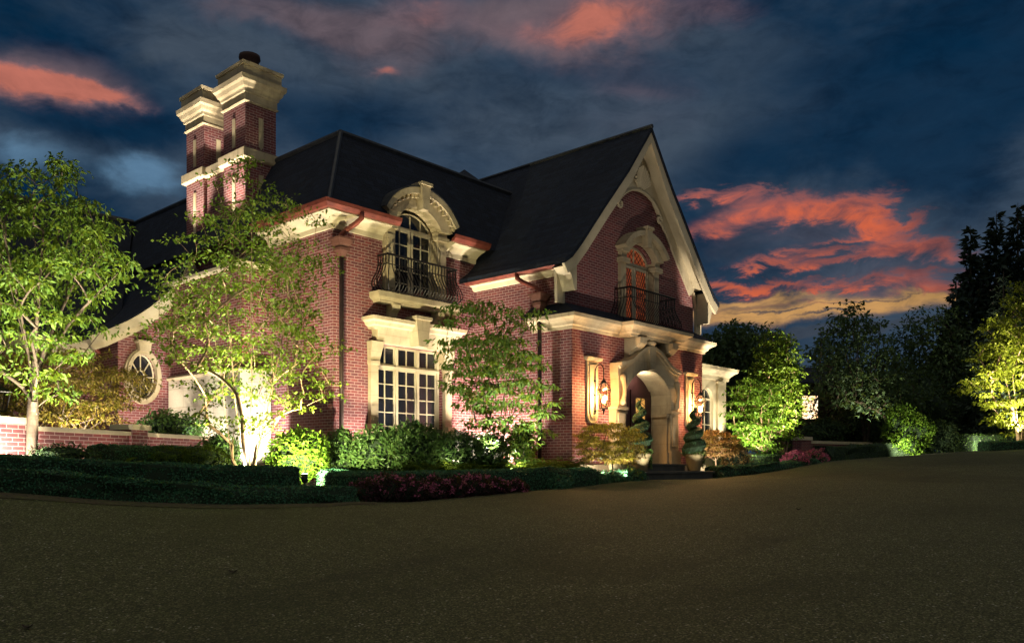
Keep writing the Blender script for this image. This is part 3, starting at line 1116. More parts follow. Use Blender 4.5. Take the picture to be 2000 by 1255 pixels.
# ---- roofs
def gable_roof(prof, y0, y1, th=.10):
    """prof: left-to-right (x, z) ridge profile, thickened downwards"""
    low = [(x, z - th) for x, z in prof]
    return MB().prism([prof + low[::-1]], y0, y1)


half = [(-3.20, 4.12), (-2.95, 4.28), (-2.62, 4.62), (-1.86, 5.49), (-.92, 6.53), (0, 7.70)]
gp_ = [(XC + x, z) for x, z in half] + [(XC - x, z) for x, z in half[::-1][1:]]
rf = gable_roof(gp_, -3.02, 5.2).build('roof', M['shingle'], house)
MB().tube([(XC, -3.03, 7.71), (XC, 5.2, 7.71)], .05, 6).build('ridge_cap', M['lead'], rf)


def hip(x0, x1, y0, y1, z0, X0, X1, Y0, Y1, z1):
    return MB().hexa([(x0, y0, z0), (x1, y0, z0), (x1, y1, z0), (x0, y1, z0)], [(X0, Y0, z1), (X1, Y0, z1), (X1, Y1, z1), (X0, Y1, z1)])


ZM = 5.45
YM = -.36 + (ZM - 4.86) / 1.92 * 1.06
rv = [(-.36, -.36, 4.86), (1.2, -.36, 4.86), (1.2, .70, 6.78), (.70, .70, 6.78), (1.2, YM, ZM), (2.94, YM, ZM), (2.94, .70, 6.78), (2.94, -.36, 4.86), (9.4, -.36, 4.86), (8.4, .70, 6.78),
      (-.36, 12, 4.86), (.70, 10.6, 6.78), (9.4, 12, 4.86), (8.4, 10.6, 6.78)]
rf2 = MB().add(rv, [(0, 1, 2, 3), (4, 5, 6, 2), (7, 8, 9, 6), (10, 0, 3, 11), (8, 12, 13, 9), (12, 10, 11, 13), (3, 2, 6, 9, 13, 11)]).build('roof', M['shingle'], house)
MB().tube([(.70, 10.6, 6.80), (.70, .70, 6.80), (8.4, .70, 6.80)], .06, 6).build('ridge_cap', M['lead'], rf2)
MB().tube([(-.34, -.34, 4.90), (.70, .70, 6.80)], .045, 6).build('hip_cap', M['lead'], rf2)
p = at(907, 331, 24.5)
MB().add([(p.x - 2, p.y - 2, 6.78), (p.x + 2, p.y - 2, 6.78), (p.x + 2, p.y + 2, 6.78), (p.x - 2, p.y + 2, 6.78), (p.x, p.y, p.z)], [(0, 1, 4), (1, 2, 4), (2, 3, 4), (3, 0, 4), (3, 2, 1, 0)]).build('roof', M['shingle'], house)

# ---- bay eaves: stone coloured cornice and copper gutter, broken by the window
eav = [(0, 4.55), (.05, 4.55), (.06, 4.64), (.14, 4.70), (.22, 4.74), (.30, 4.76), (.36, 4.78), (.36, 4.845), (0, 4.845)]
MB().sweep(eav, [(0, 2.2), (0, 0), (1.20, 0)]).build('eave_cornice', M['trim'], house)
MB().sweep(eav, [(2.94, 0), (3.90, 0)]).build('eave_cornice', M['trim'], house)
gut = [(.37, 4.80), (.44, 4.80), (.50, 4.86), (.52, 4.93), (.48, 4.93), (.45, 4.88), (.38, 4.86)]
MB().sweep(gut, [(0, 2.2), (0, 0), (1.32, 0)]).build('gutter', M['copper'], house)
MB().sweep(gut, [(2.82, 0), (3.92, 0)]).build('gutter', M['copper'], house)

# gable block eaves
eg = [(0, 3.92), (.06, 3.92), (.10, 4.0), (.20, 4.03), (.20, 4.07), (0, 4.07)]
MB().sweep(eg, [(XG0, -.0), (XG0, YU - .1)]).build('eave_cornice', M['trim'], house)
gg = [(.20, 4.02), (.30, 4.02), (.36, 4.08), (.38, 4.15), (.34, 4.15), (.31, 4.10), (.20, 4.09)]
MB().sweep(gg, [(XG0 + .0, .0), (XG0 + .0, -2.95)]).build('gutter', M['copper'], house)
MB().sweep(gg, [(XG1, -2.98), (XG1, 4)]).build('gutter', M['copper'], house)

# ---- gable rake boards
def offset_prof(prof, d):
    out = []
    for k, (x, z) in enumerate(prof):
        a = prof[max(0, k - 1)]; b = prof[min(len(prof) - 1, k + 1)]
        tx, tz = b[0] - a[0], b[1] - a[1]
        l = math.hypot(tx, tz)
        out.append((x + tz / l * d, z - tx / l * d))
    return out


for s_ in (-1, 1):
    o_ = [(s_ * -x + XC, z - .10) for x, z in half]
    pr = [(x, z - .10) for x, z in half]
    inn = offset_prof(pr, .22); inn[-1] = (0, inn[-1][1] - .12)
    inn = [(min(0, x), z) for x, z in inn]
    A = [(XC + s_ * -1 * -x if s_ < 0 else XC - x, z) for x, z in pr] if False else [(XC + (x if s_ < 0 else -x), z) for x, z in pr]
    B = [(XC + (x if s_ < 0 else -x), z) for x, z in inn]
    MB().prism([A + B[::-1]], -2.99, -2.93).build('rake_board', M['trim'], house)
    # frieze under the soffit, against the brick
    pr = [(-2.68, 4.46)] + [q for q in pr if q[0] > -2.6]
    A = [(XC + (x if s_ < 0 else -x), z) for x, z in pr]
    in2 = offset_prof(pr, .29); in2[-1] = (0, in2[-1][1] - .16)
    C_ = [(XC + (min(0, x) if s_ < 0 else -min(0, x)), z) for x, z in in2]
    MB().prism([A + C_[::-1]], YU - .06, YU - .002).build('rake_frieze', M['trim'], house)
    # soffit closing the overhang
    mb = MB()
    for k in range(len(A) - 1):
        a, b = A[k], A[k + 1]
        mb.hexa([(a[0], -2.93, a[1] - .05), (b[0], -2.93, b[1] - .05), (b[0], YU - .06, b[1] - .05), (a[0], YU - .06, a[1] - .05)],
                [(a[0], -2.93, a[1] - .012), (b[0], -2.93, b[1] - .012), (b[0], YU - .06, b[1] - .012), (a[0], YU - .06, a[1] - .012)])
    mb.build('rake_soffit', M['trim'], house)
    # corner board curving down to the pent roof and the boxed return beside it
    xx = XC + s_ * 2.70
    e = -s_
    cb = [(xx + e * -.30, 4.02), (xx + e * .12, 4.40), (xx + e * .04, 4.20), (xx + e * -.02, 3.9), (xx + e * -.01, 3.32), (xx + e * -.26, 3.32), (xx + e * -.28, 3.9)]
    MB().prism([cb], YU - .075, YU - .003).build('corner_board', M['trim'], house)
    rb = [(xx + e * -.46, 3.97), (xx + e * -.03, 4.33), (xx + e * -.03, 3.55), (xx + e * -.10, 3.55), (xx + e * -.22, 3.85), (xx + e * -.40, 4.0)]
    MB().prism([rb], YU - .40, YU - .08).build('eave_return', M['trim'], house)

# fan ornament and arched moulding near the peak
XF = XC + .10
MB().prism([arc(XF, 6.12, .66, .20) + [(XF - .66, 6.14), (XF - .04, 7.02), (XF + .04, 7.02), (XF + .66, 6.14)]], YU - .09, YU - .062).build('fan_panel', M['trim'], house)
mb = MB()
for k in range(13):
    a = R_(30 + k * 120 / 12)
    tip = .56 - .020 * abs(k - 6) ** 1.25
    mb.tube([(XF + math.cos(a) * .12, YU - .10, 6.34 + math.sin(a) * .08), (XF + math.cos(a) * tip * .92, YU - .16, 6.34 + math.sin(a) * tip)], [.010, .036], 6)
mb.build('fan_ribs', M['trim'], house)
mb = MB()
ar2 = arc(XF, 5.86, .92, .48, 20)
pts = []
for s_, e in ((1, ar2[0]), (-1, ar2[-1])):
    q = []
    for k in range(14):
        a = k / 13 * 5.6
        r1 = .10 * (1 - k / 17)
        q.append((e[0] - s_ * (.10 - r1 * math.cos(a)), YU - .09, e[1] - r1 * math.sin(a)))
    pts.append(q)
mb.tube(pts[0][::-1] + [(x, YU - .09, z) for x, z in ar2[1:-1]] + pts[1], .038, 6)
mb.build('arch_moulding', M['trim'], house)

# ---- entablature over the ground floor and pent roof
ent = [(0, 2.79), (.05, 2.79), (.06, 2.84), (.10, 2.86), (.13, 2.92), (.20, 2.97), (.26, 3.0), (.27, 3.07), (0, 3.07)]
mb = MB().sweep(ent, [(XG0, -1.75), (XG0, YL), (XG0 + 1.75, YL)]) if False else MB().sweep(ent, [(XG0, -1.75), (XG0, YL), (5.62, YL), (5.62, YL - .30), (7.62, YL - .30), (7.62, YL), (XG1, YL), (XG1, -1.9)])
mb.build('entablature', M['stone'], house)
MB().box(5.62, 7.62, YL - .30, YL - .002, 2.80, 3.065).build('balcony_base', M['stone'], house)
mb = MB()
mb.hexa([(XG0 - .25, YL - .25, 3.072), (XG1 + .25, YL - .25, 3.072), (XG1 + .25, YU, 3.072), (XG0 - .25, YU, 3.072)], [(XG0 + .0, YU - .03, 3.36), (XG1, YU - .03, 3.36), (XG1, YU - .002, 3.36), (XG0, YU - .002, 3.36)])
mb.hexa([(XG0 - .25, YU + .001, 3.073), (XG0 - .002, YU + .001, 3.073), (XG0 - .002, -1.6, 3.073), (XG0 - .25, -1.6, 3.073)], [(XG0 - .02, YU + .001, 3.34), (XG0 - .003, YU + .001, 3.34), (XG0 - .003, -1.7, 3.34), (XG0 - .02, -1.7, 3.34)])
mb.build('pent_roof', M['shingle'], house)
for x in (5.95, 7.29):
    pr = [(YL - .005, 2.35), (YL - .14, 2.40), (YL - .17, 2.50), (YL - .30, 2.56), (YL - .42, 2.66), (YL - .44, 2.785), (YL - .005, 2.785)]
    MB().prism([pr], x - .14, x + .14, 'X').build('bracket', M['stone'], house)

# plinth
MB().box(XG0 - .06, XC - 1.42, YL - .06, YL - .003, -.8, -.02).box(XG0 - .06, XG0 - .003, YL - .003, -.02, -.8, -.021).build('plinth', M['stone'], house)
MB().box(XC + 1.42, XG1 + .06, YL - .06, YL - .003, -.8, -.02).build('plinth', M['stone'], house)
MB().box(-.06, 3.86, -.06, -.003, -.8, -.05).build('plinth', M['stone'], house)

# ---- doorway
top = [(XD - 1.26, 1.98), (XD - 1.26, 2.12), (XD - 1.22, 2.14), (XD - 1.05, 2.16), (XD - .80, 2.24), (XD - .58, 2.38), (XD - .36, 2.51), (XD - .16, 2.57), (XD, 2.585)]
top = top + [(2 * XD - x, z) for x, z in top[::-1][1:]]
leg = [(XD + 1.26, 1.98), (XD + 1.24, 1.86), (XD + 1.22, 1.30), (XD + 1.26, 1.24), (XD + .93, 1.24), (XD + .93, dzs)]
leg_l = [(2 * XD - x, z) for x, z in leg[::-1]]
dr = top[::-1][:0] + top + leg[1:] + arc(XD, dzs, .93, dzr)[1:-1] + leg_l[:-1]
ds_ = MB().prism([dr], YL - .22, YL - .002).build('door_surround', M['stone'], house)
band = [(x, z) for x, z in top[1:-1]]
bo = [(x, z + .07) for x, z in band]
MB().prism([band + bo[::-1]], YL - .32, YL - .002).build('surround_moulding', M['stone'], ds_)
bi = [(XD + (x - XD) * .97, z - .05) for x, z in band]
MB().prism([band + bi[::-1]], YL - .27, YL - .222).build('surround_moulding', M['stone'], ds_)
MB().prism([[(XD - .10, 2.13), (XD + .10, 2.13), (XD + .15, 2.66), (XD - .15, 2.66)]], YL - .31, YL - .223).build('keystone', M['stone'], ds_)
MB().lathe([(.02, 0), (.10, .02), (.13, .07), (.10, .12), (.02, .14)], (XD, YL - .25, 2.655), 14).build('finial', M['stone'], ds_, True)
for s_ in (-1, 1):
    mb = MB()
    x0, x1 = sorted((XD + s_ * .93, XD + s_ * 1.30))
    mb.box(x0, x1, YL - .20, YL - .003, .30, 1.18)
    mb.box(x0 - .03, x1 + .03, YL - .25, YL - .003, 1.18, 1.239)
    mb.box(x0 - .03, x1 + .03, YL - .25, YL - .003, -.22, .30)
    mb.build('pedestal', M['stone'], ds_)
    MB().box(x0 + .06, x1 - .06, YL - .225, YL - .201, .40, 1.10).build('raised_panel', M['stone'], ds_)
    # scroll console beside the arch
    pts = [(XD + s_ * (1.16 + .05 * math.cos(k / 15 * 9)), YL - .26 - .0, 1.35 + k * .038) for k in range(16)]
    mb = MB().tube([(XD + s_ * (1.12), YL - .24 - .06 * math.sin(k / 12 * 3.1), 1.28 + k * .055) for k in range(13)], [.05, .075, .06, .05, .045, .045, .045, .05, .055, .06, .07, .085, .06], 8)
    mb.build('scroll_console', M['stone'], ds_, True)
# reveal of the recess
YD = YL + .36
ins = [(XD - .93, -.2), (XD - .93, dzs)] + arc(XD, dzs, .93, dzr)[::-1][1:-1] + [(XD + .93, dzs), (XD + .93, -.2)]
outs = [(XD - 1.1, -.2), (XD - 1.1, dzs)] + arc(XD, dzs, 1.10, dzr + .12)[::-1][1:-1] + [(XD + 1.1, dzs), (XD + 1.1, -.2)]
mb = MB()
ip = ins
for k in range(len(ip) - 1):
    a, b = ip[k], ip[k + 1]
    mb.add([(a[0], YL - .2, a[1]), (b[0], YL - .2, b[1]), (b[0], YD, b[1]), (a[0], YD, a[1])], [(0, 1, 2, 3)])
mb.v = [(XD + (x - XD) * .997, y, z - .003 if z > dzs else z) for x, y, z in mb.v]
mb.build('door_reveal', M['stone'], house)
for s_ in (-1, 1):
    rv = MB()
    x0, x1 = sorted((XD + s_ * .82, XD + s_ * .925))
    rv.box(x0, x1, YL - .18, YD - .08, -.03, .26).box(x0 + (.03 if s_ < 0 else .04), x1 - (.04 if s_ < 0 else .03), YL - .14, YD - .12, .26, 1.10).box(x0, x1, YL - .17, YD - .09, 1.10, 1.17)
    rv.build('reveal_panel', M['stone'], house)
dl = MB().prism([[(XD - .97, -.2), (XD + .97, -.2), (XD + .97, dzs)] + arc(XD, dzs, .97, dzr - .01)[1:-1] + [(XD - .97, dzs)]], YD - .02, YD + .06).build('door', M['door'], house)
for x0 in (XD - .86, XD + .03):
    mb = MB(); mg = MB(); ml = MB()
    x1 = x0 + .83
    mb.box(x0, x1, YD - .055, YD - .021, -.18, .0).box(x0, x0 + .2, YD - .055, YD - .021, .001, 1.72).box(x1 - .2, x1, YD - .055, YD - .021, .001, 1.72).box(x0 + .2, x1 - .2, YD - .055, YD - .021, 1.55, 1.72)
    mg.box(x0 + .22, x1 - .22, YD - .032, YD - .022, .02, 1.54)
    for k in range(9):
        z = .02 + k * 1.52 / 9
        ml.tube([(x0 + .22, YD - .04, z), (x1 - .22, YD - .04, z + 1.52 / 9)], .008, 4)
        ml.tube([(x1 - .22, YD - .04, z), (x0 + .22, YD - .04, z + 1.52 / 9)], .008, 4)
    mb.build('door_frame', M['door'], dl)
    mg.build('leaded_glass', M['doorlight'], dl)
    ml.build('lead_came', M['iron'], dl)
point('recess_light', (XD + .1, YL + .08, 1.96), 1.0, (1, .84, .6), .05)

# steps
st = thing('entrance_steps', 'low bluestone steps leading up to the arched front door', 'steps', (XC, -3.5, -.36))


def stepshape(x0, x1, y0, y1, z0, z1, bow=.16, n=14):
    pts = [(x0 + (x1 - x0) * k / n, y0 - bow * math.sin(math.pi * k / n)) for k in range(n + 1)] + [(x1, y1), (x0, y1)]
    return pts


MB().prism([stepshape(5.10, 8.05, -3.78, YL - .02, 0, 0)], -.62, -.215, 'Z').build('lower_step', M['step'], st)
MB().prism([stepshape(5.06, 8.09, -3.82, YL - .02, 0, 0)], -.212, -.17, 'Z').build('step_nosing', M['step'], st)
MB().prism([stepshape(5.68, 7.60, -3.30, YL - .02, 0, 0, .1)], -.169, -.045, 'Z').build('upper_step', M['step'], st)
MB().prism([stepshape(5.65, 7.63, -3.33, YD - .1, 0, 0, .1)], -.043, -.005, 'Z').build('step_nosing', M['step'], st)


# ---- windows
def glazing(parent, name, X0, X1, Z0, Z1, Y, cols, rows, fr=.05, mun=.022, arch=None, gl='glass', nrow_extra=None, muntins=True):
    """window unit: frame mesh with glass under it; arch = (spring z, rise)"""
    mb = MB()
    if arch:
        zs, rise = arch
        xc = (X0 + X1) / 2; hw = (X1 - X0) / 2
        o_ = [(X0, Z0), (X1, Z0), (X1, zs)] + arc(xc, zs, hw, rise)[1:-1] + [(X0, zs)]
        i_ = [(X0 + fr, Z0 + fr), (X1 - fr, Z0 + fr), (X1 - fr, zs)] + arc(xc, zs, hw - fr, rise - fr * .7)[1:-1] + [(X0 + fr, zs)]
        mb.prism([o_, i_], Y, Y + .07)
        ztop = zs
    else:
        mb.prism([rect(X0, X1, Z0, Z1), rect(X0 + fr, X1 - fr, Z0 + fr, Z1 - fr)], Y, Y + .07)
        i_ = rect(X0 + fr, X1 - fr, Z0 + fr, Z1 - fr)
        ztop = Z1
    if muntins:
        for c in range(1, cols):
            x = X0 + fr + (X1 - X0 - 2 * fr) * c / cols
            zt = (arch[0] + arch[1] - fr - .02) if arch and cols == 2 else ztop - .01
            mb.box(x - mun / 2, x + mun / 2, Y + .012, Y + .05, Z0 + fr, zt)
        for r in range(1, rows):
            z = Z0 + fr + (ztop - Z0 - (fr if arch else 2 * fr)) * r / rows
            mb.box(X0 + fr, X1 - fr, Y + .015, Y + .048, z - mun / 2, z + mun / 2)
        if arch:
            mb.box(X0 + fr, X1 - fr, Y + .004, Y + .062, ztop - .03, ztop + .03)
    w_ = mb.build(name, M['trim'], parent)
    MB().prism([i_], Y + .03, Y + .036).build('glass', M[gl], w_)
    return w_


# bay ground floor window, three casements with transoms
for k in range(3):
    x0 = 1.10 + k * .585; x1 = x0 + .555
    glazing(house, 'window', x0, x1, 2.02, 2.438, .10, 2, 1, .045)
    glazing(house, 'window', x0, x1, .44, 1.98, .10, 2, 5, .045)
mb = MB()
for k in range(4):
    x = 1.085 + k * .585
    mb.box(x - .016 - .012, x + .016 + .012, .07, .09, .43, 2.43)
mb.box(1.07, 2.87, .06, .092, 1.975, 2.025)
mb.build('window_mullion', M['trim'], house)
MB().box(.98, 2.96, -.10, .10, .33, .43).build('window_sill', M['stone'], house)

# its limestone surround: jambs on plinth blocks, flared frieze and deep cornice
su = bpy.data.objects.new('window_surround', None); COL.objects.link(su); su.parent = house; ORG_[su.name] = ORG_[house.name]
for s_ in (-1, 1):
    sr = MB()
    xa = 1.97 + s_ * .93; xb = 1.97 + s_ * 1.12
    x0, x1 = sorted((xa, xb))
    sr.box(x0, x1, -.10, .10, .75, 2.0)
    sr.box(x0 - .02, x1 + .02, -.13, .10, 2.0, 2.07)
    # shallow flared block above the jamb
    i0, i1 = sorted((1.97 + s_ * .90, 1.97 + s_ * 1.13)); t0, t1 = sorted((1.97 + s_ * .84, 1.97 + s_ * 1.15))
    sr.hexa([(i0, -.10, 2.07), (i1, -.10, 2.07), (i1, .09, 2.07), (i0, .09, 2.07)], [(t0, -.18, 2.46), (t1, -.18, 2.46), (t1, .09, 2.46), (t0, .09, 2.46)])
    sr.build('jamb', M['stone'], su)
for s_ in (-1, 1):
    x0, x1 = sorted((1.97 + s_ * .90, 1.97 + s_ * 1.20))
    MB().box(x0, x1, -.24, -.004, -.2, .66).hexa([(x0 - .02, -.26, .662), (x1 + .02, -.26, .662), (x1 + .02, -.004, .662), (x0 - .02, -.004, .662)], [(x0 + .05, -.16, .80), (x1 - .05, -.16, .80), (x1 - .05, -.004, .80), (x0 + .05, -.004, .80)]).build('plinth_block', M['stone'], house)
fr_ = MB().hexa([(.99, -.13, 2.442), (2.98, -.13, 2.442), (2.98, .0, 2.442), (.99, 0, 2.442)], [(.94, -.22, 2.70), (3.04, -.22, 2.70), (3.04, 0, 2.70), (.94, 0, 2.70)])
fr_.build('frieze', M['stone'], su)
cp = [(0, 2.70), (.20, 2.70), (.22, 2.75), (.27, 2.77), (.30, 2.83), (.36, 2.86), (.37, 2.93), (0, 2.96)]
MB().sweep(cp, [(1.06, -.001), (1.06, -.02), (2.92, -.02), (2.92, -.001)]).build('cornice', M['stone'], su)
MB().prism([[(1.84, 2.43), (2.10, 2.43), (2.16, 2.98), (1.78, 2.98)]], -.42, -.17).build('keystone', M['stone'], su)
MB().box(1.75, 2.19, -.46, -.1, 2.982, 3.05).build('keystone', M['stone'], su)

# bay balcony window
for x0, x1 in ((1.49, 2.055), (2.085, 2.65)):
    glazing(house, 'window', x0, x1, 3.48, 4.928, .10, 2, 5, .05)
ua = MB()
o_ = [(1.49, 4.93), (2.65, 4.93)] + arc(2.07, 4.96, .58, .34)
i_ = [(1.54, 4.98), (2.60, 4.98)] + arc(2.07, 4.99, .53, .29)
ua.prism([o_, i_], .10, .17)
for x in (1.78, 2.07, 2.36):
    ua.box(x - .012, x + .012, .115, .15, 4.98, 4.98 + .27 * (1 if x == 2.07 else .86))
uw = ua.build('window', M['trim'], house)
MB().prism([i_], .13, .136).build('glass', M['glass'], uw)
us = bpy.data.objects.new('window_surround', None); COL.objects.link(us); us.parent = house; ORG_[us.name] = ORG_[house.name]
for x0, x1 in ((1.22, 1.476), (2.664, 2.92)):
    sur = MB().box(x0, x1, -.10, .12, 3.48, 4.82).box(x0 - .04, x1 + .04, -.16, .12, 4.82, 4.90).box(x0 - .01, x1 + .01, -.12, .12, 4.90, 5.02).box(x0 + .05, x1 - .05, -.125, -.1, 3.6, 4.7)
    sur.build('jamb', M['stone'], us)
ho = [(3.02, 5.02)] + arc(2.07, 5.16, .95, .55, 18) + [(1.12, 5.02)]
hi = [(1.45, 5.0)] + arc(2.07, 5.0, .62, .38, 14)[::-1] + [(2.69, 5.0)]
MB().prism([ho + hi], -.20, .295).build('arched_hood', M['stone'], us)
h1 = arc(2.07, 5.16, 1.02, .60, 18); h2 = arc(2.07, 5.10, .93, .53, 18)
MB().prism([h1 + h2[::-1]], -.34, 1.2).build('hood_moulding', M['stone'], us)
for k in range(17):
    x, z = arc(2.07, 5.10, .90, .50, 16)[k]
    MB().box(x - .022, x + .022, -.30, -.205, z - .05, z + .03).build('dentil', M['stone'], us)
MB().prism([[(1.99, 5.30), (2.15, 5.30), (2.19, 5.80), (1.95, 5.80)]], -.40, -.205).box(1.92, 2.22, -.44, -.1, 5.802, 5.86).build('keystone', M['stone'], us)
MB().prism([arc(2.07, 5.17, 1.04, .62, 18) + arc(2.07, 5.165, 1.02, .60, 18)[::-1]], -.35, 1.3).build('hood_flashing', M['lead'], us)
# dormer body running back into the roof
MB().prism([[(1.2, 4.8), (2.94, 4.8), (2.94, 5.14)] + arc(2.07, 5.14, .87, .5)[1:-1] + [(1.2, 5.14)]], .30, 2.2).build('dormer_roof', M['lead'], house)

# balcony slab, brackets and bellied iron railing


def balcony_slab(x0, x1, y1, z0, z1, out):
    pr = [(0, z0), (out - .10, z0), (out - .08, z0 + .04), (out - .02, z0 + .07), (out, z0 + .10), (out, z1), (0, z1)]
    return MB().sweep(pr, [(x0, y1), (x0, y1 - .01), (x1, y1 - .01), (x1, y1)])


def railing(parent, x0, x1, yw, depth, z0, z1, nb):
    """wrought iron basket: bars swell outwards near the foot"""
    mb = MB()
    h = z1 - z0
    prof = [(.0, 0), (.09, .06), (.16, .17), (.16, .27), (.10, .42), (.03, .58), (.0, .72), (.0, 1.0)]
    path = [(x0, yw), (x0, yw - depth), (x1, yw - depth), (x1, yw)]
    L = [depth, x1 - x0, depth]
    tot = sum(L)
    def pos(s):
        if s <= L[0]: return (x0, yw - s), (-1, 0)
        if s <= L[0] + L[1]: return (x0 + s - L[0], yw - depth), (0, -1)
        return (x1, yw - depth + (s - L[0] - L[1])), (1, 0)
    for k in range(nb + 1):
        s = tot * k / nb
        (x, y), (nx_, ny_) = pos(s)
        if abs(s - L[0]) < tot / nb * .5: nx_, ny_ = -.7, -.7
        if abs(s - L[0] - L[1]) < tot / nb * .5: nx_, ny_ = .7, -.7
        mb.tube([(x + nx_ * o_, y + ny_ * o_, z0 + t * h) for o_, t in prof], .011, 5)
    rail = [(x0, yw - .0), (x0, yw - depth), (x1, yw - depth), (x1, yw)]
    for o_, t, r in ((0, 1.0, .022), (0, .74, .010), (.0, .02, .016)):
        q = [(x0 - o_, yw, z0 + t * h), (x0 - o_, yw - depth - o_, z0 + t * h), (x1 + o_, yw - depth - o_, z0 + t * h), (x1 + o_, yw, z0 + t * h)]
        for a, b in zip(q[:-1], q[1:]): mb.tube([a, b], r, 6)
    return mb.build('balcony_railing', M['iron'], parent)


balcony_slab(1.18, 2.96, -.002, 3.26, 3.46, .30).build('balcony_slab', M['stone'], house)
MB().box(1.18, 2.96, -.011, -.003, 3.26, 3.459).build('balcony_slab', M['stone'], house)
for x in (1.42, 2.66):
    pr = [(-.004, 2.99), (-.10, 3.02), (-.13, 3.10), (-.20, 3.16), (-.24, 3.257), (-.004, 3.257)]
    MB().prism([pr], x - .10, x + .10, 'X').build('bracket', M['stone'], house)
railing(house, 1.10, 3.04, -.01, .30, 3.47, 4.22, 30)

# gable balcony window
for x0, x1 in ((XU - .58, XU - .015), (XU + .015, XU + .58)):
    g = glazing(house, 'window', x0, x1, 2.95, 4.60, YU + .10, 1, 1, .06, gl='amber', muntins=False)
    lm = MB()
    for k in range(-4, 12):
        z = 3.01 + k * .17
        for sg in (1, -1):
            a = (x0 + .06, z) if sg > 0 else (x1 - .06, z)
            b = (x1 - .06, z + .78) if sg > 0 else (x0 + .06, z + .78)
            pts = []
            t0 = max(0, (3.01 - a[1]) / .78); t1 = min(1, (4.54 - a[1]) / .78)
            if t1 > t0:
                lm.tube([(a[0] + (b[0] - a[0]) * t0, YU + .125, a[1] + .78 * t0), (a[0] + (b[0] - a[0]) * t1, YU + .125, a[1] + .78 * t1)], .009, 4)
    lm.build('lead_came', M['iron'], g)
o_ = [(XU - .58, 4.62), (XU + .58, 4.62), (XU + .58, 4.76)] + arc(XU, 4.76, .58, .30)[1:-1] + [(XU - .58, 4.76)]
i_ = [(XU - .52, 4.68), (XU + .52, 4.68), (XU + .52, 4.77)] + arc(XU, 4.77, .52, .24)[1:-1] + [(XU - .52, 4.77)]
ua = MB().prism([o_, i_], YU + .10, YU + .17).box(XU - .02, XU + .02, YU + .11, YU + .16, 4.68, 5.0)
uw = ua.build('window', M['trim'], house)
MB().prism([i_], YU + .13, YU + .136).build('glass', M['amber'], uw)
lm = MB()
for k in range(-5, 8):
    for sg in (1, -1):
        pts = []
        for q in range(25):
            x_ = XU + k * .15 + sg * (q / 24) * .36; z_ = 4.68 + q / 24 * .36
            if abs(x_ - XU) < .52 and z_ < 4.77 + .24 - .24 * ((x_ - XU) / .52) ** 2: pts.append((x_, YU + .125, z_))
        if len(pts) > 1: lm.tube([pts[0], pts[-1]], .009, 4)
lm.build('lead_came', M['iron'], uw)
us = bpy.data.objects.new('window_surround', None); COL.objects.link(us); us.parent = house; ORG_[us.name] = ORG_[house.name]
for s_ in (-1, 1):
    sur = MB()
    x0, x1 = sorted((XU + s_ * .592, XU + s_ * .80))
    sur.box(x0, x1, YU - .08, YU + .12, 3.06, 4.55).box(x0 - .05, x1 + .05, YU - .16, YU + .1, 4.55, 4.66).box(x0, x1, YU - .10, YU + .1, 4.66, 4.80)
    sur.build('jamb', M['stone'], us)
ho = [(XU + .86, 4.80)] + arc(XU, 4.88, .86, .44, 18) + [(XU - .86, 4.80)]
hi = [(XU - .62, 4.78)] + arc(XU, 4.78, .62, .32, 14)[::-1] + [(XU + .62, 4.78)]
MB().prism([ho + hi], YU - .18, YU - .003).build('arched_hood', M['stone'], us)
h1 = arc(XU, 4.90, .94, .47, 18); h2 = arc(XU, 4.84, .84, .41, 18)
MB().prism([h1 + h2[::-1]], YU - .30, YU - .004).build('hood_moulding', M['stone'], us)
MB().prism([[(XU - .07, 4.98), (XU + .07, 4.98), (XU + .11, 5.40), (XU - .11, 5.40)]], YU - .34, YU - .181).box(XU - .14, XU + .14, YU - .37, YU - .05, 5.401, 5.46).build('keystone', M['stone'], us)
railing(house, XU - .95, XU + .95, YU - .02, .42, 3.10, 3.92, 34)


# ---- downspouts
def downspout(x, y, ztop, zhead, zbot, gutter_pt, face):
    nx_, ny_ = face
    p = MB().tube([(x, y, zhead), (x, y, zbot)], .045, 10)
    o = p.build('downspout', M['darkcopper'], house, True)
    gx_, gy_, gz_ = gutter_pt
    el_ = MB().tube([(gx_, gy_, gz_), (gx_, gy_, gz_ - .10), (gx_ + (x - gx_) * .25, gy_ + (y - gy_) * .25, gz_ - .20), (gx_ + (x - gx_) * .8, gy_ + (y - gy_) * .8, gz_ - .34), (x, y, gz_ - .42), (x, y, zhead + .12)], .05, 10)
    el_.build('elbow', M['copper'], o, True)
    hd = MB()
    for z0, z1, a, b in ((.0, .10, .05, .10), (.10, .16, .11, .12), (.161, .22, .09, .13), (.221, .30, .13, .16), (.301, .34, .17, .18)):
        hd.hexa([(x - a, y - a, zhead + z0), (x + a, y - a, zhead + z0), (x + a, y + a, zhead + z0), (x - a, y + a, zhead + z0)], [(x - b, y - b, zhead + z1), (x + b, y - b, zhead + z1), (x + b, y + b, zhead + z1), (x - b, y + b, zhead + z1)])
    hd.build('rain_head', M['raincopper'], o)
    sp_ = MB()
    for z in (zbot + 1.0, zbot + 2.6):
        sp_.lathe([(.055, -.03), (.06, -.03), (.06, .03), (.055, .03)], (x, y, z), 10)
        sp_.box(x - .10, x + .10, y - .012, y + .012, z - .012, z + .012)
    sp_.build('pipe_strap', M['darkcopper'], o)
    return o


downspout(.10, -.14, 4.5, 4.0, -.35, (.34, -.46, 4.84), (0, -1))
downspout(3.74, -2.08, 3.9, 3.22, -.35, (3.62, -1.55, 4.06), (-1, 0))
downspout(XG1 + .12, -1.2, 3.9, 3.0, -.35, (XG1 + .30, -1.2, 4.06), (1, 0))

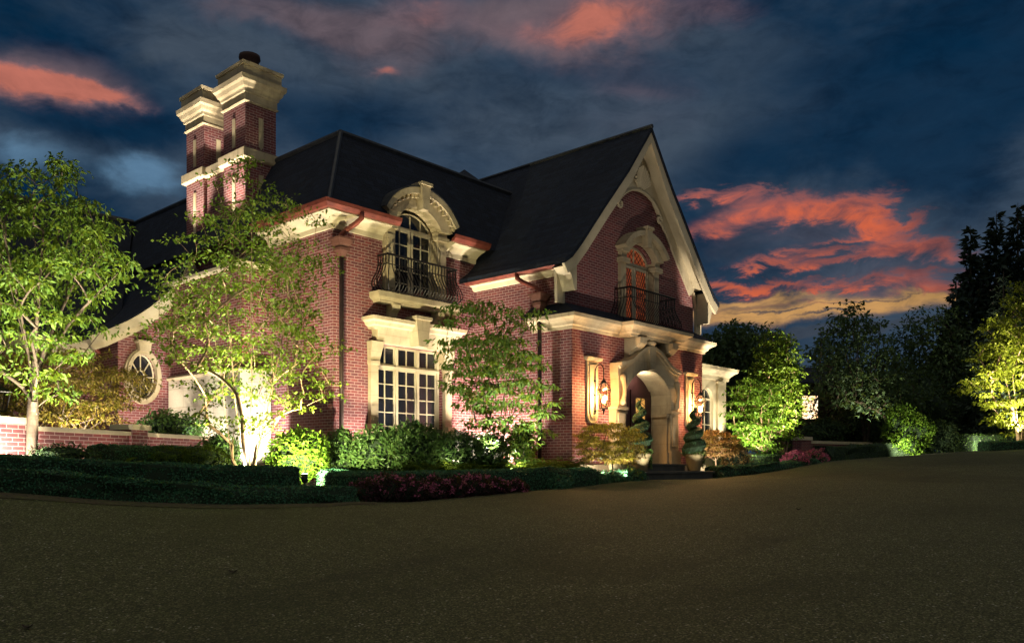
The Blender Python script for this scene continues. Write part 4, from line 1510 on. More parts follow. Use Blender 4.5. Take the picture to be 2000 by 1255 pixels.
# ---- chimney breast, shoulders and paired stacks
BR = -.67
bw_ = MB().prism([[(2.19, -.8), (5.6, -.8), (5.6, 4.05), (2.19, 4.05)]], BR, -.002, 'X')
bw_.build('chimney_breast', M['brick'], house)
cc = [(0, 4.052), (.05, 4.052), (.08, 4.10), (.08, 4.16), (0, 4.18)]
MB().sweep(cc, [(BR, 5.6), (BR, 2.19), (-.002, 2.19)]).build('coping', M['cap'], house)
MB().hexa([(BR, 2.19, 4.053), (-.003, 2.19, 4.053), (-.003, 5.6, 4.053), (BR, 5.6, 4.053)], [(BR, 2.19, 4.17), (-.003, 2.19, 4.55), (-.003, 5.6, 4.55), (BR, 5.6, 4.17)]).build('shoulder_roof', M['lead'], house)
MB().box(BR - .10, -.06, 2.09, 5.2, -.8, 1.88).build('chimney_base', M['stoneblock'], house)
MB().sweep([(0, 1.882), (.04, 1.882), (.07, 1.93), (.02, 1.98), (0, 1.98)], [(BR - .09, 5.2), (BR - .09, 2.10), (-.06, 2.10)]).build('chimney_base_moulding', M['stone'], house)
for name, y0, y1, x0, x1 in (('chimney', 3.17, 4.10, -.02, .74), ('chimney', 5.00, 5.84, -.02, .70)):
    ch = MB().box(x0, x1, y0, y1, 3.6, 8.0).build(name, M['brick'], house)
    MB().sweep([(0, 6.68), (.06, 6.68), (.09, 6.71), (.09, 6.90), (0, 6.93)], [(x0, y0), (x1, y0), (x1, y1), (x0, y1)], True).build('chimney_band', M['stone'], ch)
    cr_ = [(0, 7.92), (.02, 7.92), (.05, 7.95), (.02, 7.98), (.02, 8.12), (.05, 8.14), (.06, 8.20), (.10, 8.24), (.13, 8.32), (.17, 8.36), (.18, 8.46), (0, 8.50)]
    MB().sweep(cr_, [(x0, y0), (x1, y0), (x1, y1), (x0, y1)], True).build('chimney_crown', M['stone'], ch)
    MB().box(x0 - .09, x1 + .09, y0 - .09, y1 + .09, 8.503, 8.74).build('chimney_cap', M['stone'], ch)
    MB().sweep([(0, 8.70), (.03, 8.70), (.04, 8.77), (0, 8.79)], [(x0 - .09, y0 - .09), (x1 + .09, y0 - .09), (x1 + .09, y1 + .09), (x0 - .09, y1 + .09)], True).build('chimney_cap_edge', M['stone'], ch)
    yc, xc_ = (y0 + y1) / 2, (x0 + x1) / 2
    MB().lathe([(r_ * (1 if y0 < 4 else .75), z_ * (1 if y0 < 4 else .45)) for r_, z_ in [(.18, 0), (.22, .03), (.20, .12), (.20, .34), (.24, .38), (.23, .46), (.18, .48)]], (xc_, yc, 8.745), 14).build('flue_pot', M['flue'], ch, True)
    sl = MB()
    for za, zb in ((7.02, 7.66), (5.35, 6.40)):
        sl.hexa([(x0 - .02, yc - .06, za), (x0 - .002, yc - .06, za), (x0 - .002, yc + .06, za), (x0 - .02, yc + .06, za)], [(x0 - .02, yc - .06, zb), (x0 - .002, yc - .06, zb), (x0 - .002, yc + .06, zb), (x0 - .02, yc + .06, zb)])
        sl.prism([[(xc_ - .055, za), (xc_, za - .07), (xc_ + .055, za), (xc_ + .055, zb), (xc_ - .055, zb)]], y0 - .02, y0 - .002)
    sl.build('stone_slot', M['stone'], ch)
MB().box(.05, .66, 4.101, 4.999, 3.6, 6.66).build('chimney', M['brick'], house)
MB().sweep([(0, 6.664), (.05, 6.664), (.08, 6.70), (.08, 6.88), (0, 6.90)], [(.05, 5.0), (.05, 4.1)]).build('chimney_band', M['stone'], house)
MB().box(.05, .66, 4.101, 4.999, 6.664, 6.89).build('chimney_band', M['stone'], house)

# ---- left pavilion with the oval window and the swooping roof
YO = 5.30
sw = [onY(*q, YO) for q in ((165, 655), (190, 648), (215, 637), (240, 626), (262, 614), (285, 599), (308, 581), (328, 563), (345, 543))]
swp = [(p.x, p.z) for p in sw] + [(-.35, 4.7), (.1, 5.5), (.72, 6.76)]
ov = onY(278, 735, YO)
ovh = [(ov.x + .30 * math.cos(2 * math.pi * k / 28), ov.z + .50 * math.sin(2 * math.pi * k / 28)) for k in range(28)]
xl = onY(231, 700, YO).x
wallp = [(xl, -.8), (BR + .3, -.8), (BR + .3, 4.1), (swp[7][0], swp[7][1] - .1), (swp[5][0], swp[5][1] - .1), (swp[3][0], swp[3][1] - .1), (xl, np.interp(xl, [q[0] for q in swp], [q[1] for q in swp]) - .1)]
MB().prism([wallp, ovh], YO + .02, YO + .3).build('pavilion_wall', M['brick'], house)
MB().box(xl, xl + .25, YO + .301, 7.5, -.8, 2.8).build('pavilion_wall', M['brick'], house)
MB().prism([swp + [(x, z - .10) for x, z in swp[::-1]]], YO - .16, 10.2).build('roof', M['shingle'], house)
b0 = offset_prof(swp, .03)[:10]; b1 = offset_prof(swp, .34)[:10]; b2 = offset_prof(swp, .22)[:10]
MB().prism([b0 + b1[::-1]], YO - .10, YO + .018).build('rake_board', M['trim'], house)
MB().prism([b0 + b2[::-1]], YO - .20, YO - .101).build('rake_moulding', M['trim'], house)
wr = MB()
for s0, s1, y0, y1 in ((.30, .38, YO - .10, YO + .2), (.36, .42, YO - .05, YO + .019)):
    ro = [(ov.x + s1 * math.cos(2 * math.pi * k / 36), ov.z + (s1 + .20) * math.sin(2 * math.pi * k / 36)) for k in range(36)]
    ri = [(ov.x + s0 * math.cos(2 * math.pi * k / 36), ov.z + (s0 + .20) * math.sin(2 * math.pi * k / 36)) for k in range(36)]
    wr.prism([ro, ri], y0, y1)
wr.prism([[(ov.x - .12, ov.z + .56), (ov.x + .12, ov.z + .56), (ov.x + .14, ov.z + .74), (ov.x - .14, ov.z + .74)]], YO - .16, YO + .018).box(ov.x - .18, ov.x + .18, YO - .2, YO + .018, ov.z + .741, ov.z + .79)
ow = wr.build('oval_window', M['stone'], house)
MB().prism([ovh], YO + .12, YO + .126).build('glass', M['glass'], ow)
sp_ = MB()
hub = [(ov.x + .085 * math.cos(k / 20 * 6.2832), YO + .10, ov.z + .14 * math.sin(k / 20 * 6.2832)) for k in range(21)]
sp_.tube(hub, .016, 6)
for k in range(8):
    a = k * math.pi / 4
    sp_.tube([(ov.x + .085 * math.cos(a), YO + .10, ov.z + .14 * math.sin(a)), (ov.x + .30 * math.cos(a), YO + .10, ov.z + .50 * math.sin(a))], .014, 6)
rg_ = [(ov.x + .295 * math.cos(k / 32 * 6.2832), YO + .10, ov.z + .495 * math.sin(k / 32 * 6.2832)) for k in range(33)]
sp_.tube(rg_, .022, 6)
sp_.build('spoked_frame', M['trim'], ow)

# left wing beyond
YW = 6.6
MB().box(-12, xl + .1, YW, YW + .3, -.8, 2.7).build('wing_wall', M['brick'], house)
MB().add([(-12.5, YW - .45, 2.9), (xl + .35, YW - .45, 2.9), (.6, 10.2, 6.74), (-12.5, 10.2, 6.74), (-12.5, YW - .45, 2.78), (xl + .35, YW - .45, 2.78), (.6, 10.2, 6.6), (-12.5, 10.2, 6.6)], [(0, 1, 2, 3), (7, 6, 5, 4), (0, 4, 5, 1), (1, 5, 6, 2), (2, 6, 7, 3), (3, 7, 4, 0)]).build('roof', M['shingle'], house)
MB().tube([(-12.5, 10.2, 6.78), (.6, 10.2, 6.78)], .07, 6).build('ridge_cap', M['lead'], house)
MB().sweep([(0, 2.45), (.08, 2.45), (.14, 2.56), (.34, 2.66), (.42, 2.70), (.42, 2.85), (0, 2.85)], [(-12, YW), (xl + .1, YW)]).build('eave_cornice', M['trim'], house)
p = onY(212, 697, YW - .3)
MB().tube([(p.x - .5, YW - .5, 2.75), (p.x - .4, YW - .5, 2.62), (p.x - .1, YW - .2, 2.45), (p.x + .02, YW - .1, 2.30), (p.x + .02, YW - .08, -.3)], .05, 8).build('downspout', M['copper'], house, True)

# ---- sunroom on the right
YS = -1.0
sx0, sx1 = 9.33, 14.07
sw0, sw1 = 12.45, 13.25
hole = [(sw0, .35), (sw1, .35), (sw1, 1.95)] + arc((sw0 + sw1) / 2, 1.95, .4, .34)[1:-1] + [(sw0, 1.95)]
MB().prism([rect(sx0, sx1, -.8, 2.78), hole], YS, YS + .25).build('sunroom_wall', M['trim'], house)
MB().box(sx1 - .25, sx1, YS + .251, 4, -.8, 2.78).build('sunroom_wall', M['trim'], house)
for x in (13.42, 12.0, 10.8):
    MB().box(x, x + .30, YS - .08, YS - .003, -.5, 2.44).box(x - .03, x + .33, YS - .11, YS - .003, 2.44, 2.52).box(x - .03, x + .33, YS - .11, YS - .003, -.5, -.1).build('pilaster', M['trim'], house)
MB().sweep([(0, 2.55), (.06, 2.55), (.08, 2.66), (.16, 2.74), (.28, 2.82), (.30, 2.92), (0, 2.94)], [(sx0 + .3, YS), (sx1, YS), (sx1, 4)]).build('sunroom_cornice', M['trim'], house)
MB().box(sx0, sx1, YS + .01, 4, 2.79, 2.93).build('sunroom_roof', M['lead'], house)
glazing(house, 'window', sw0 + .01, sw1 - .01, .36, 2.3, YS + .06, 2, 4, .05, arch=(1.95, .33))
# low wing behind the sunroom: just its eave and gutter clear the corner
MB().box(12, 16.4, 3.0, 8, -.6, 2.7).build('rear_wing_wall', M['brick'], house)
MB().hexa([(11.6, 2.6, 2.701), (16.9, 2.6, 2.701), (16.9, 8.4, 2.701), (11.6, 8.4, 2.701)], [(12.6, 4, 3.4), (15.5, 4, 3.4), (15.5, 7, 3.4), (12.6, 7, 3.4)]).build('roof', M['shingle'], house)
MB().sweep([(.40, 2.56), (.50, 2.56), (.54, 2.66), (.40, 2.70)], [(12, 3.0), (16.4, 3.0), (16.4, 8)]).build('gutter', M['copper'], house)


# ---- wall lanterns on stone back panels (the panels belong to the house)
def sconce(xc, label):
    z0, z1 = .86, 2.18
    pts = [(xc - .19, z1), (xc - .19, z0 + .30)] + [(xc - .19 * math.cos(a), z0 + .19 - .19 * math.sin(a)) for a in [k / 12 * math.pi for k in range(13)]] + [(xc + .19, z0 + .30), (xc + .19, z1)]
    bp = MB().prism([pts], YL - .05, YL - .003)
    pi = [(xc + (x - xc) * .72, (z - 1.5) * .86 + 1.5) for x, z in pts]
    bp.prism([pi], YL - .075, YL - .051)
    bp.build('lantern_panel', M['stone'], house)
    MB().sweep([(0, z1 + .001), (.04, z1 + .001), (.06, z1 + .06), (0, z1 + .09)], [(xc - .21, YL - .003), (xc - .21, YL - .07), (xc + .21, YL - .07), (xc + .21, YL - .003)]).box(xc - .21, xc + .21, YL - .07, YL - .003, z1 + .001, z1 + .085).build('panel_cap', M['stone'], house)
    yw = YL - .08
    t = thing('wall_lantern', label, 'lantern', (xc, yw, 1.3), 'wall lanterns flanking the front door')
    yl = yw - .25; zc = 1.42
    mb = MB()
    mb.tube([(xc, yw + .005, 1.05), (xc, yw - .03, 1.05), (xc, yw - .03, 2.0)], .013, 6)
    hook = [(xc, yw - .03, 1.9)] + [(xc, yw - .03 - .11 * (1 - math.cos(a)), 1.92 + .17 * math.sin(a)) for a in [k / 10 * math.pi for k in range(11)]] + [(xc, yl, 1.84), (xc, yl, 1.80)]
    mb.tube(hook, .012, 6)
    mb.tube([(xc, yw - .03, 1.12), (xc, yl, 1.12)], .010, 6)
    for z in (1.12, 1.45, 1.75):
        mb.lathe([(.012, -.03), (.028, 0), (.012, .03)], (xc, yw - .03, z), 8)
    mb.tube([(xc, yw - .03, 1.45), (xc, yw + .005, 1.45)], .012, 6)
    mb.tube([(xc, yw - .03, 1.75), (xc, yw + .005, 1.75)], .012, 6)
    mb.build('bracket_arm', M['iron'], t)
    n = 6
    fr = MB()
    def ring(z, r): return [(xc + r * math.cos(k * math.pi / 3), yl + r * math.sin(k * math.pi / 3), z) for k in range(n)]
    r0, r1, r2 = ring(1.16, .085), ring(1.54, .145), ring(1.68, .07)
    for A_, B_ in ((r0, r1), (r1, r2)):
        for k in range(n): fr.tube([A_[k], B_[k]], .008, 5)
    for A_ in (r0, r1, r2):
        for k in range(n): fr.tube([A_[k], A_[(k + 1) % n]], .009, 5)
    fr.lathe([(.09, 0), (.09, .012), (.02, .03)], (xc, yl, 1.145), 6)
    fr.lathe([(.075, 0), (.05, .05), (.02, .08), (.012, .13)], (xc, yl, 1.68), 8)
    fr.lathe([(.005, -.12), (.02, -.08), (.012, -.05), (.03, -.02), (.03, 0)], (xc, yl, 1.145), 8)
    fr.build('lantern_cage', M['iron'], t)
    gm = MB()
    for A_, B_ in ((r0, r1), (r1, r2)):
        for k in range(n): gm.add([A_[k], A_[(k + 1) % n], B_[(k + 1) % n], B_[k]], [(0, 1, 2, 3)])
    gm.build('lantern_glass', M['clearglass'], t)
    bl_ = MB()
    for dx_ in (-.028, .028, 0):
        bl_.lathe([(.006, 0), (.018, .03), (.016, .06), (.004, .10)], (xc + dx_, yl + (.03 if dx_ == 0 else -.015), 1.27), 8)
    bl_.build('bulb', M['flame'], t, True)
    point('lamp', (xc, yl - .0, 1.42), 16, (1, .55, .22), .05, t)
    return t


sconce(4.58, 'lit iron wall lantern on stone panel between gable corner and front door')
sconce(8.64, 'lit iron wall lantern on stone panel between front door and sunroom')

# ------------------------------------------------------------------ low brick garden walls
def strip_wall(name, label, a, b, thick, ztop, capt, piers, zb=-1.0, cat='wall'):
    a = Vector((a[0], a[1])); b = Vector((b[0], b[1]))
    d = (b - a).normalized(); nrm = Vector((d.y, -d.x))
    t = thing(name, label, cat, (a.x, a.y, zb))
    L = (b - a).length

    def blk(mb, s0, s1, w_, z0, z1):
        P = [a + d * s0 + nrm * w_, a + d * s1 + nrm * w_, a + d * s1 - nrm * w_, a + d * s0 - nrm * w_]
        mb.hexa([(p.x, p.y, z0) for p in P], [(p.x, p.y, z1) for p in P])
    cuts = [0] + [q for s, w_, z in piers for q in (s - w_, s + w_)] + [L]
    m1 = MB(); m2 = MB()
    for k in range(0, len(cuts), 2):
        if cuts[k + 1] - cuts[k] > .05:
            blk(m1, cuts[k] + .001, cuts[k + 1] - .001, thick / 2, zb, ztop - capt)
            blk(m2, cuts[k] + .001, cuts[k + 1] - .001, thick / 2 + .04, ztop - capt + .001, ztop)
    m1.build('wall_body', M['brick'], t); m2.build('coping', M['cap'], t)
    for s, w_, z in piers:
        m = MB(); blk(m, s - w_, s + w_, thick / 2 + .05, zb, z - capt - .02)
        p_ = m.build('pier', M['brick'], t)
        m = MB(); blk(m, s - w_ - .04, s + w_ + .04, thick / 2 + .09, z - capt - .019, z)
        m.build('pier_cap', M['cap'], p_)
    return t


wa = at(-30, 0, 10.75); wb = at(437, 0, 16.6)
wl_ = math.hypot(wb.x - wa.x, wb.y - wa.y)
strip_wall('brick_garden_wall', 'low brick garden wall with pale coping beside the left front tree', (wa.x, wa.y), (wb.x, wb.y), .24, .52, .065, [(.28, .22, .62), (3.0, .21, .64)])
ra = at(1556, 0, 33.0); rb_ = at(1708, 0, 36.5)
strip_wall('brick_garden_wall', 'low brick wall with end pier in the dark garden right of the house', (ra.x, ra.y), (rb_.x, rb_.y), .3, .93, .12, [(.36, .34, 1.08)], .0)

pl = at(-4, 0, 10.95)
t = thing('pier_lantern', 'unlit glass lantern on the leftmost brick wall pier', 'lantern', (pl.x, pl.y, .62))
mb = MB()
r0 = .075; r1 = .115
def sq(z, r): return [(pl.x + r * a, pl.y + r * b, z) for a, b in ((-1, -1), (1, -1), (1, 1), (-1, 1))]
for A_, B_ in ((sq(.70, r0), sq(.95, r1)), (sq(.95, r1 + .01), sq(1.02, .03))):
    for k in range(4): mb.tube([A_[k], B_[k]], .008, 5); mb.tube([A_[k], A_[(k + 1) % 4]], .008, 5); mb.tube([B_[k], B_[(k + 1) % 4]], .008, 5)
mb.hexa(sq(.951, r1 + .02), sq(1.03, .02)).lathe([(.05, 0), (.05, .02), (.025, .04), (.03, .08), (.08, .085)], (pl.x, pl.y, .62), 10)
mb.build('lantern_cage', M['iron'], t)
gm = MB()
A_, B_ = sq(.71, r0 - .004), sq(.94, r1 - .004)
for k in range(4): gm.add([A_[k], A_[(k + 1) % 4], B_[(k + 1) % 4], B_[k]], [(0, 1, 2, 3)])
gm.build('lantern_glass', M['clearglass'], t)


# ------------------------------------------------------------------ hedges
def hp(px, d, ytop=None, ztop=None, sink=.06):
    x = (px - 1000) / F * d
    z = float(Hc(x, d))
    p = cam2w(x, d)
    return (p.x, p.y, z - sink, top_px(px, ytop, d) if ytop is not None else z + ztop)


hedge('clipped_hedge', 'long tall clipped box hedge along the left side of the driveway', [hp(-220, 9.5, 884), hp(0, 10.1, 894), hp(200, 10.75, 903), hp(400, 11.4, 911), hp(576, 12.0, 915)], .5, 39000, (.034, .02))
hedge('clipped_hedge', 'low clipped edging hedge at the driveway edge in front of the tall left hedge', [hp(-220, 9.0, ztop=.24), hp(0, 9.62, ztop=.24), hp(200, 10.2, ztop=.24), hp(450, 10.9, ztop=.22), hp(600, 11.4, ztop=.21), hp(682, 11.85, ztop=.2)], .42, 30000, (.034, .02), rough=.05)
hedge('clipped_hedge', 'square clipped hedge behind the magenta flowers right of the uplight gap', [hp(648, 13.7, 919), hp(668, 12.85, 922), hp(705, 12.65, 924), hp(800, 13.1, 922), hp(900, 13.85, 920), hp(1020, 14.8, 917), hp(1150, 15.85, 915)], .52, 36000, (.034, .02))
wd = Vector((wb.x - wa.x, wb.y - wa.y)).normalized(); wn = Vector((wd.y, -wd.x))


def wallpt(s_, o_):
    return wa.x + wd.x * s_ + wn.x * o_, wa.y + wd.y * s_ + wn.y * o_


hw_path = []
for s_, zt in ((1.25, .24), (2.6, .25), (4.2, .27), (wl_ - 1.3, .28)):
    x_, y_ = wallpt(s_, .72)
    hw_path.append((x_, y_, float(H(x_, y_)) - .06, zt))
hedge('clipped_hedge', 'dark clipped hedge growing in front of the low brick garden wall', hw_path, .46, 18000, (.034, .02))
hedge('clipped_hedge', 'very low edging hedge right of the entrance steps', [hp(1388, 19.6, 912), hp(1450, 20.6, 909), hp(1520, 21.9, 904), hp(1590, 23.6, 896)], .45, 9000, (.04, .024), rough=.05)
hedge('clipped_hedge', 'clipped box hedge under the bright green tree right of the house', [hp(1405, 22.6, 893), hp(1480, 23.4, 889), hp(1592, 25.2, 884)], .55, 9000, (.04, .024), M['lf_rhodo'])
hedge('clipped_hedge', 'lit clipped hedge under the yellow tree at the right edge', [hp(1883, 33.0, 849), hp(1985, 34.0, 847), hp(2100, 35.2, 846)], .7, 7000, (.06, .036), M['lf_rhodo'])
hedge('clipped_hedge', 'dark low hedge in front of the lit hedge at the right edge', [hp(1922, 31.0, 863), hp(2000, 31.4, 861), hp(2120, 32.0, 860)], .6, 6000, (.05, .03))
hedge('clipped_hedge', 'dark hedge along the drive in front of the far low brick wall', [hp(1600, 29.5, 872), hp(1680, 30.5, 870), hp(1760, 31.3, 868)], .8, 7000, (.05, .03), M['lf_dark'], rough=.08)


# ------------------------------------------------------------------ shrubs and perennials
def bpx(px, py, d, r, *a, **k):
    """shrub with crown centre seen at pixel (px, py) at depth d; reaches the ground"""
    c = at(px, py, d)
    g = float(H(c.x, c.y))
    rz = max(r[2], .05)
    zc = -max(-.98, min(.98, (c.z - g) / rz)) if (c.z - g) < rz else -.98
    return c, r, zc


def shrub(label, px, py, d, r, n, leaf, lmat, name='shrub', cat='shrub', **k):
    c, r, zc = bpx(px, py, d, r)
    return bush(name, label, tuple(c), r, n, leaf, lmat, cat, zcut=zc, **k)


RH = M['lf_rhodo']
shrub('leafy shrub glowing green behind the visible uplight at the hedge gap', 585, 888, 13.9, (.52, .5, .42), 2600, (.085, .034), M['lf_bright'], seed=3)
shrub('dark glossy shrub at the foot of the bay corner downspout', 668, 886, 14.9, (.52, .45, .40), 2400, (.10, .034), RH, seed=4)
shrub('dark glossy shrub under the left half of the big bay window', 742, 882, 14.9, (.55, .5, .42), 2600, (.10, .034), RH, seed=5)
shrub('tallest dark shrub in front of the middle of the big bay window', 812, 876, 14.9, (.62, .5, .44), 3200, (.11, .036), RH, seed=6)
shrub('white flowering shrub under the right end of the bay window', 895, 884, 15.0, (.52, .45, .36), 2200, (.09, .032), RH, seed=7, flowers=(M['pt_white'], 240, .045, .03, -.3))
shrub('small white flowering shrub at the foot of the young tree by the inner corner', 955, 884, 15.4, (.42, .4, .34), 1600, (.09, .032), RH, seed=8, flowers=(M['pt_white'], 160, .045, .03, -.3))
shrub('narrow leafy shrub right of the young tree against the gable side wall', 1022, 868, 16.6, (.24, .22, .40), 900, (.12, .04), M['lf_green'], seed=9)
shrub('bright leafy shrub left behind the leaning pale stems of the multi stem tree', 430, 885, 14.0, (.34, .34, .34), 1100, (.085, .034), RH, seed=10)
shrub('low glossy shrub growing between the garden wall and the stone chimney base', 330, 838, 16.9, (.7, .4, .36), 1700, (.09, .04), RH, seed=12)
for i, (px, py, d, rx, lb) in enumerate([(330, 893, 13.0, .42, 'soft low green perennial behind the tall left hedge near its middle'), (405, 893, 13.2, .40, 'soft low green perennial behind the tall left hedge near the pale stems'), (280, 892, 13.0, .34, 'rusty low perennial just right of the hosta')]):
    shrub(lb, px, py, d, (rx, .3, .17), 1500, (.07, .016), M['lf_fern'] if i < 2 else M['lf_dark'], 'perennial', 'perennial', seed=20 + i, inset=.9)
shrub('rusty low perennial between the left tree trunk and the hosta', 120, 886, 11.3, (.45, .25, .12), 900, (.06, .02), M['lf_dark'], 'perennial', 'perennial', seed=24, inset=.9)

# ferns behind the square hedge
FL = ['leafy fern behind the hedge below the white flowering shrub', 'leafy fern behind the hedge left of the young tree', 'leafy fern behind the hedge at the young tree foot', 'leafy fern behind the hedge right of the young tree', 'leafy fern behind the hedge near the gable corner plinth', 'leafy fern behind the hedge below the tallest dark shrub']
for i, (px, d) in enumerate([(880, 14.6), (940, 15.1), (1000, 15.6), (1055, 16.1), (1105, 16.6), (830, 14.2)]):
    c = at(px, 908, d)
    k = 90
    a = rng.random(k) * 6.28
    base = np.tile(np.array([c.x, c.y, float(H(c.x, c.y)) + .24]), (k, 1)) + rng.normal(size=(k, 3)) * [.06, .06, .03]
    P = []; D = []
    for q in range(k):
        Lf = .26 + .20 * rng.random()
        el_ = .5 + .75 * rng.random()
        for u in np.linspace(.25, 1, 7):
            r = Lf * u
            z = Lf * (math.sin(el_) * u * 1.25 - .62 * u * u)
            for sg in (-1, 1):
                dr = np.array([math.cos(a[q]), math.sin(a[q]), 0]); sd = np.array([-dr[1], dr[0], 0]) * sg
                P.append(base[q] + dr * r + [0, 0, z]); D.append(dr * .6 + sd * .8 + [0, 0, -.1])
    P = np.array(P); D = np.array(D)
    nm = rng.normal(size=P.shape) * .25; nm[:, 2] += 1
    v, f = leaf_geo(P, D, norm(nm), .085, .03)
    bs = (c.x, c.y, float(H(c.x, c.y)))
    tag(mesh_np('fern', [(v, f, 0)], [M['lf_fern']], None, bs), FL[i], 'fern', 'ferns behind the square hedge')


def hosta(label, px, d, n=34, L=.30):
    c = gp(px, d, .16)
    k = n
    a = rng.random(k) * 6.28
    P = np.tile(np.array(c), (k, 1)) + rng.normal(size=(k, 3)) * [.05, .05, .03]
    D = np.stack([np.cos(a), np.sin(a), .25 + .9 * rng.random(k)], 1)
    nm = np.stack([-np.cos(a) * .6, -np.sin(a) * .6, np.ones(k)], 1)
    parts = []
    d_ = norm(D); side = norm(np.cross(nm, d_)); up = np.cross(d_, side)
    Ls = L * (.75 + .5 * rng.random((k, 1)))
    V = []
    for s, w_, dr in ((0, .02, 0), (.25, .20, .02), (.55, .24, .0), (.82, .13, -.08), (1, .01, -.17)):
        m = P + d_ * Ls * (.25 + .75 * s) + np.array([0, 0, 1]) * Ls * dr
        V += [m - side * Ls * w_ + up * Ls * .05, m - up * Ls * .02, m + side * Ls * w_ + up * Ls * .05]
    V = np.stack(V, 1)
    f = []
    for q in range(k):
        for s in range(4):
            for e in (0, 1):
                o = q * 15 + s * 3 + e
                f.append((o, o + 1, o + 4, o + 3))
    o = mesh_np('hosta', [(V.reshape(-1, 3), np.array(f), 0)], [M['lf_hosta']], None, tuple(c))
    return tag(o, label, 'hosta')


hosta('large broad leaved hosta just behind the tall left hedge', 232, 11.9, 44, .32)

# magenta flowers along the drive
MG = ['low purple leaved flower clump at the left end of the magenta row', 'tall magenta flower clump second in the row before the hedge', 'broad magenta flower clump under the hedge nearest the uplight shrubs', 'magenta flower clump with the reddest blooms in mid row',
      'dark purple flower clump with few blooms right of mid row', 'bright magenta flower clump near the right of the row', 'small magenta flower clump right of the bright one', 'smallest sparse magenta flower clump at the right end of the row']
for i, (px, d, r, h, fl) in enumerate([(715, 12.05, .24, .30, 30), (755, 12.2, .28, .40, 110), (800, 12.4, .30, .38, 120), (845, 12.75, .28, .34, 160), (888, 13.05, .26, .32, 50), (930, 13.4, .27, .33, 130), (970, 13.75, .22, .26, 60), (1008, 14.1, .20, .22, 40)]):
    c = gp(px, d, h * .35)
    bush('flower_clump', MG[i], tuple(c), (r, r * .9, h * .62), 900, (.06, .024), M['lf_purple'], 'flowers', 'magenta flowers along the driveway edge', 40 + i, .2, .5, -.55, flowers=(M['pt_magenta'], fl * 2, .034, .028, -.1))
GC = ['low dark groundcover clump in front of the square hedge near its right end', 'low groundcover clump left of the pots by the driveway', 'low groundcover clump under the laceleaf maple', 'low groundcover clump with yellow blooms left of the steps']
for i, (px, d, r) in enumerate([(1090, 14.9, .3), (1165, 16.0, .33), (1200, 16.4, .36), (1236, 16.75, .3)]):
    c = gp(px, d, .06)
    bush('groundcover_clump', GC[i], tuple(c), (r, r * .8, .2), 1100, (.05, .026), M['lf_hedge'], 'groundcover', 'low plants along the drive before the steps', 60 + i, .15, .6, -.5, flowers=(M['lf_yellow'], 40, .04, .03, .1) if i == 3 else None)
for i, (px, py, d, r, lb) in enumerate([(1556, 903, 23.1, .38, 'bright pink azalea mound at the drive edge right of the house'), (1594, 903, 24.0, .34, 'darker pink azalea mound right of the bright pink one')]):
    c = gp(px, d, .12)
    bush('azalea', lb, tuple(c), (r, r * .9, .26), 900, (.05, .025), M['lf_hedge'], 'azalea', None, 70 + i, .15, .5, -.6, flowers=(M['pt_magenta'], 1500 if i == 0 else 700, .045, .04, -.2))
shrub('low round green shrub behind the box hedge under the bright green tree', 1418, 882, 24.2, (.55, .5, .3), 1500, (.06, .03), M['lf_fern'], seed=81)

# ------------------------------------------------------------------ potted spiral topiaries


def pot_profile(r, h):
    return [(r * .62, 0), (r * .66, .02), (r * .86, h * .7), (r * .92, h * .84), (r, h * .85), (r * 1.02, h), (r * .9, h), (r * .86, h * .9)]


def topiary(label, x, y, z, h, seed):
    t = thing('potted_topiary', label, 'topiary', (x, y, z), 'potted spiral topiaries on the entrance step')
    ph = .40
    MB().lathe(pot_profile(.23, ph), (x, y, z), 24).build('pot', M['pot'], t, True)
    zb = z + ph; hh = h
    MB().tube([(x, y, zb - .05), (x, y, zb + hh * .96)], [.02, .008], 6).build('stem', M['darkbark'], t)
    Q = []
    N = 110; turns = 3.6; m = 8
    rings = []
    for k in range(N + 1):
        u = k / N
        env = .215 * (1 - u) ** .85 + .045
        a = turns * 2 * math.pi * u + seed
        R = env * .46; tr = env * .72 if u < .97 else .02
        c = np.array([x + R * math.cos(a), y + R * math.sin(a), zb + .10 + u * (hh - .12)])
        rad = np.array([math.cos(a), math.sin(a), 0])
        rings.append([c + rad * tr * math.cos(q * 2 * math.pi / m) + np.array([0, 0, tr * .92 * math.sin(q * 2 * math.pi / m)]) for q in range(m)])
    rings = np.array(rings)
    for k in range(N):
        for q in range(m):
            Q.append((rings[k, q], rings[k, (q + 1) % m], rings[k + 1, (q + 1) % m], rings[k + 1, q]))
    Q = np.array(Q)
    n0 = np.cross(Q[:, 2] - Q[:, 0], Q[:, 3] - Q[:, 1])
    v, f = scatter(Q[:, ::-1], 9000, .022, .013, .03, .7, .005)
    qv, qf = quads_mesh(Q)
    mesh_np('spiral_crown', [(v, f, 0), (qv, qf, 1)], [M['lf_hedge'], M['core']], t)
    k = 260
    a = rng.random(k) * 6.28
    P = np.stack([x + .19 * np.cos(a), y + .19 * np.sin(a), np.full(k, zb - .01) + rng.random(k) * .04], 1)
    D = np.stack([np.cos(a), np.sin(a), rng.normal(size=k) * .5 + .1], 1)
    nm = rng.normal(size=(k, 3)) * .4; nm[:, 2] += 1
    v, f = leaf_geo(P + rng.normal(size=(k, 3)) * .03, D, norm(nm), .08, .035)
    P2 = np.stack([x + .22 * np.cos(a * .4 + 5), y + .22 * np.sin(a * .4 + 5), zb - .30 * rng.random(k)], 1)
    v2, f2 = leaf_geo(P2 + rng.normal(size=(k, 3)) * .015, np.stack([np.cos(a * .4 + 5) * .4, np.sin(a * .4 + 5) * .4, -np.ones(k)], 1), norm(nm), .05, .03)
    mesh_np('trailing_plants', [(v, f, 0), (v2, f2, 0)], [M['lf_rhodo']], t)
    return t


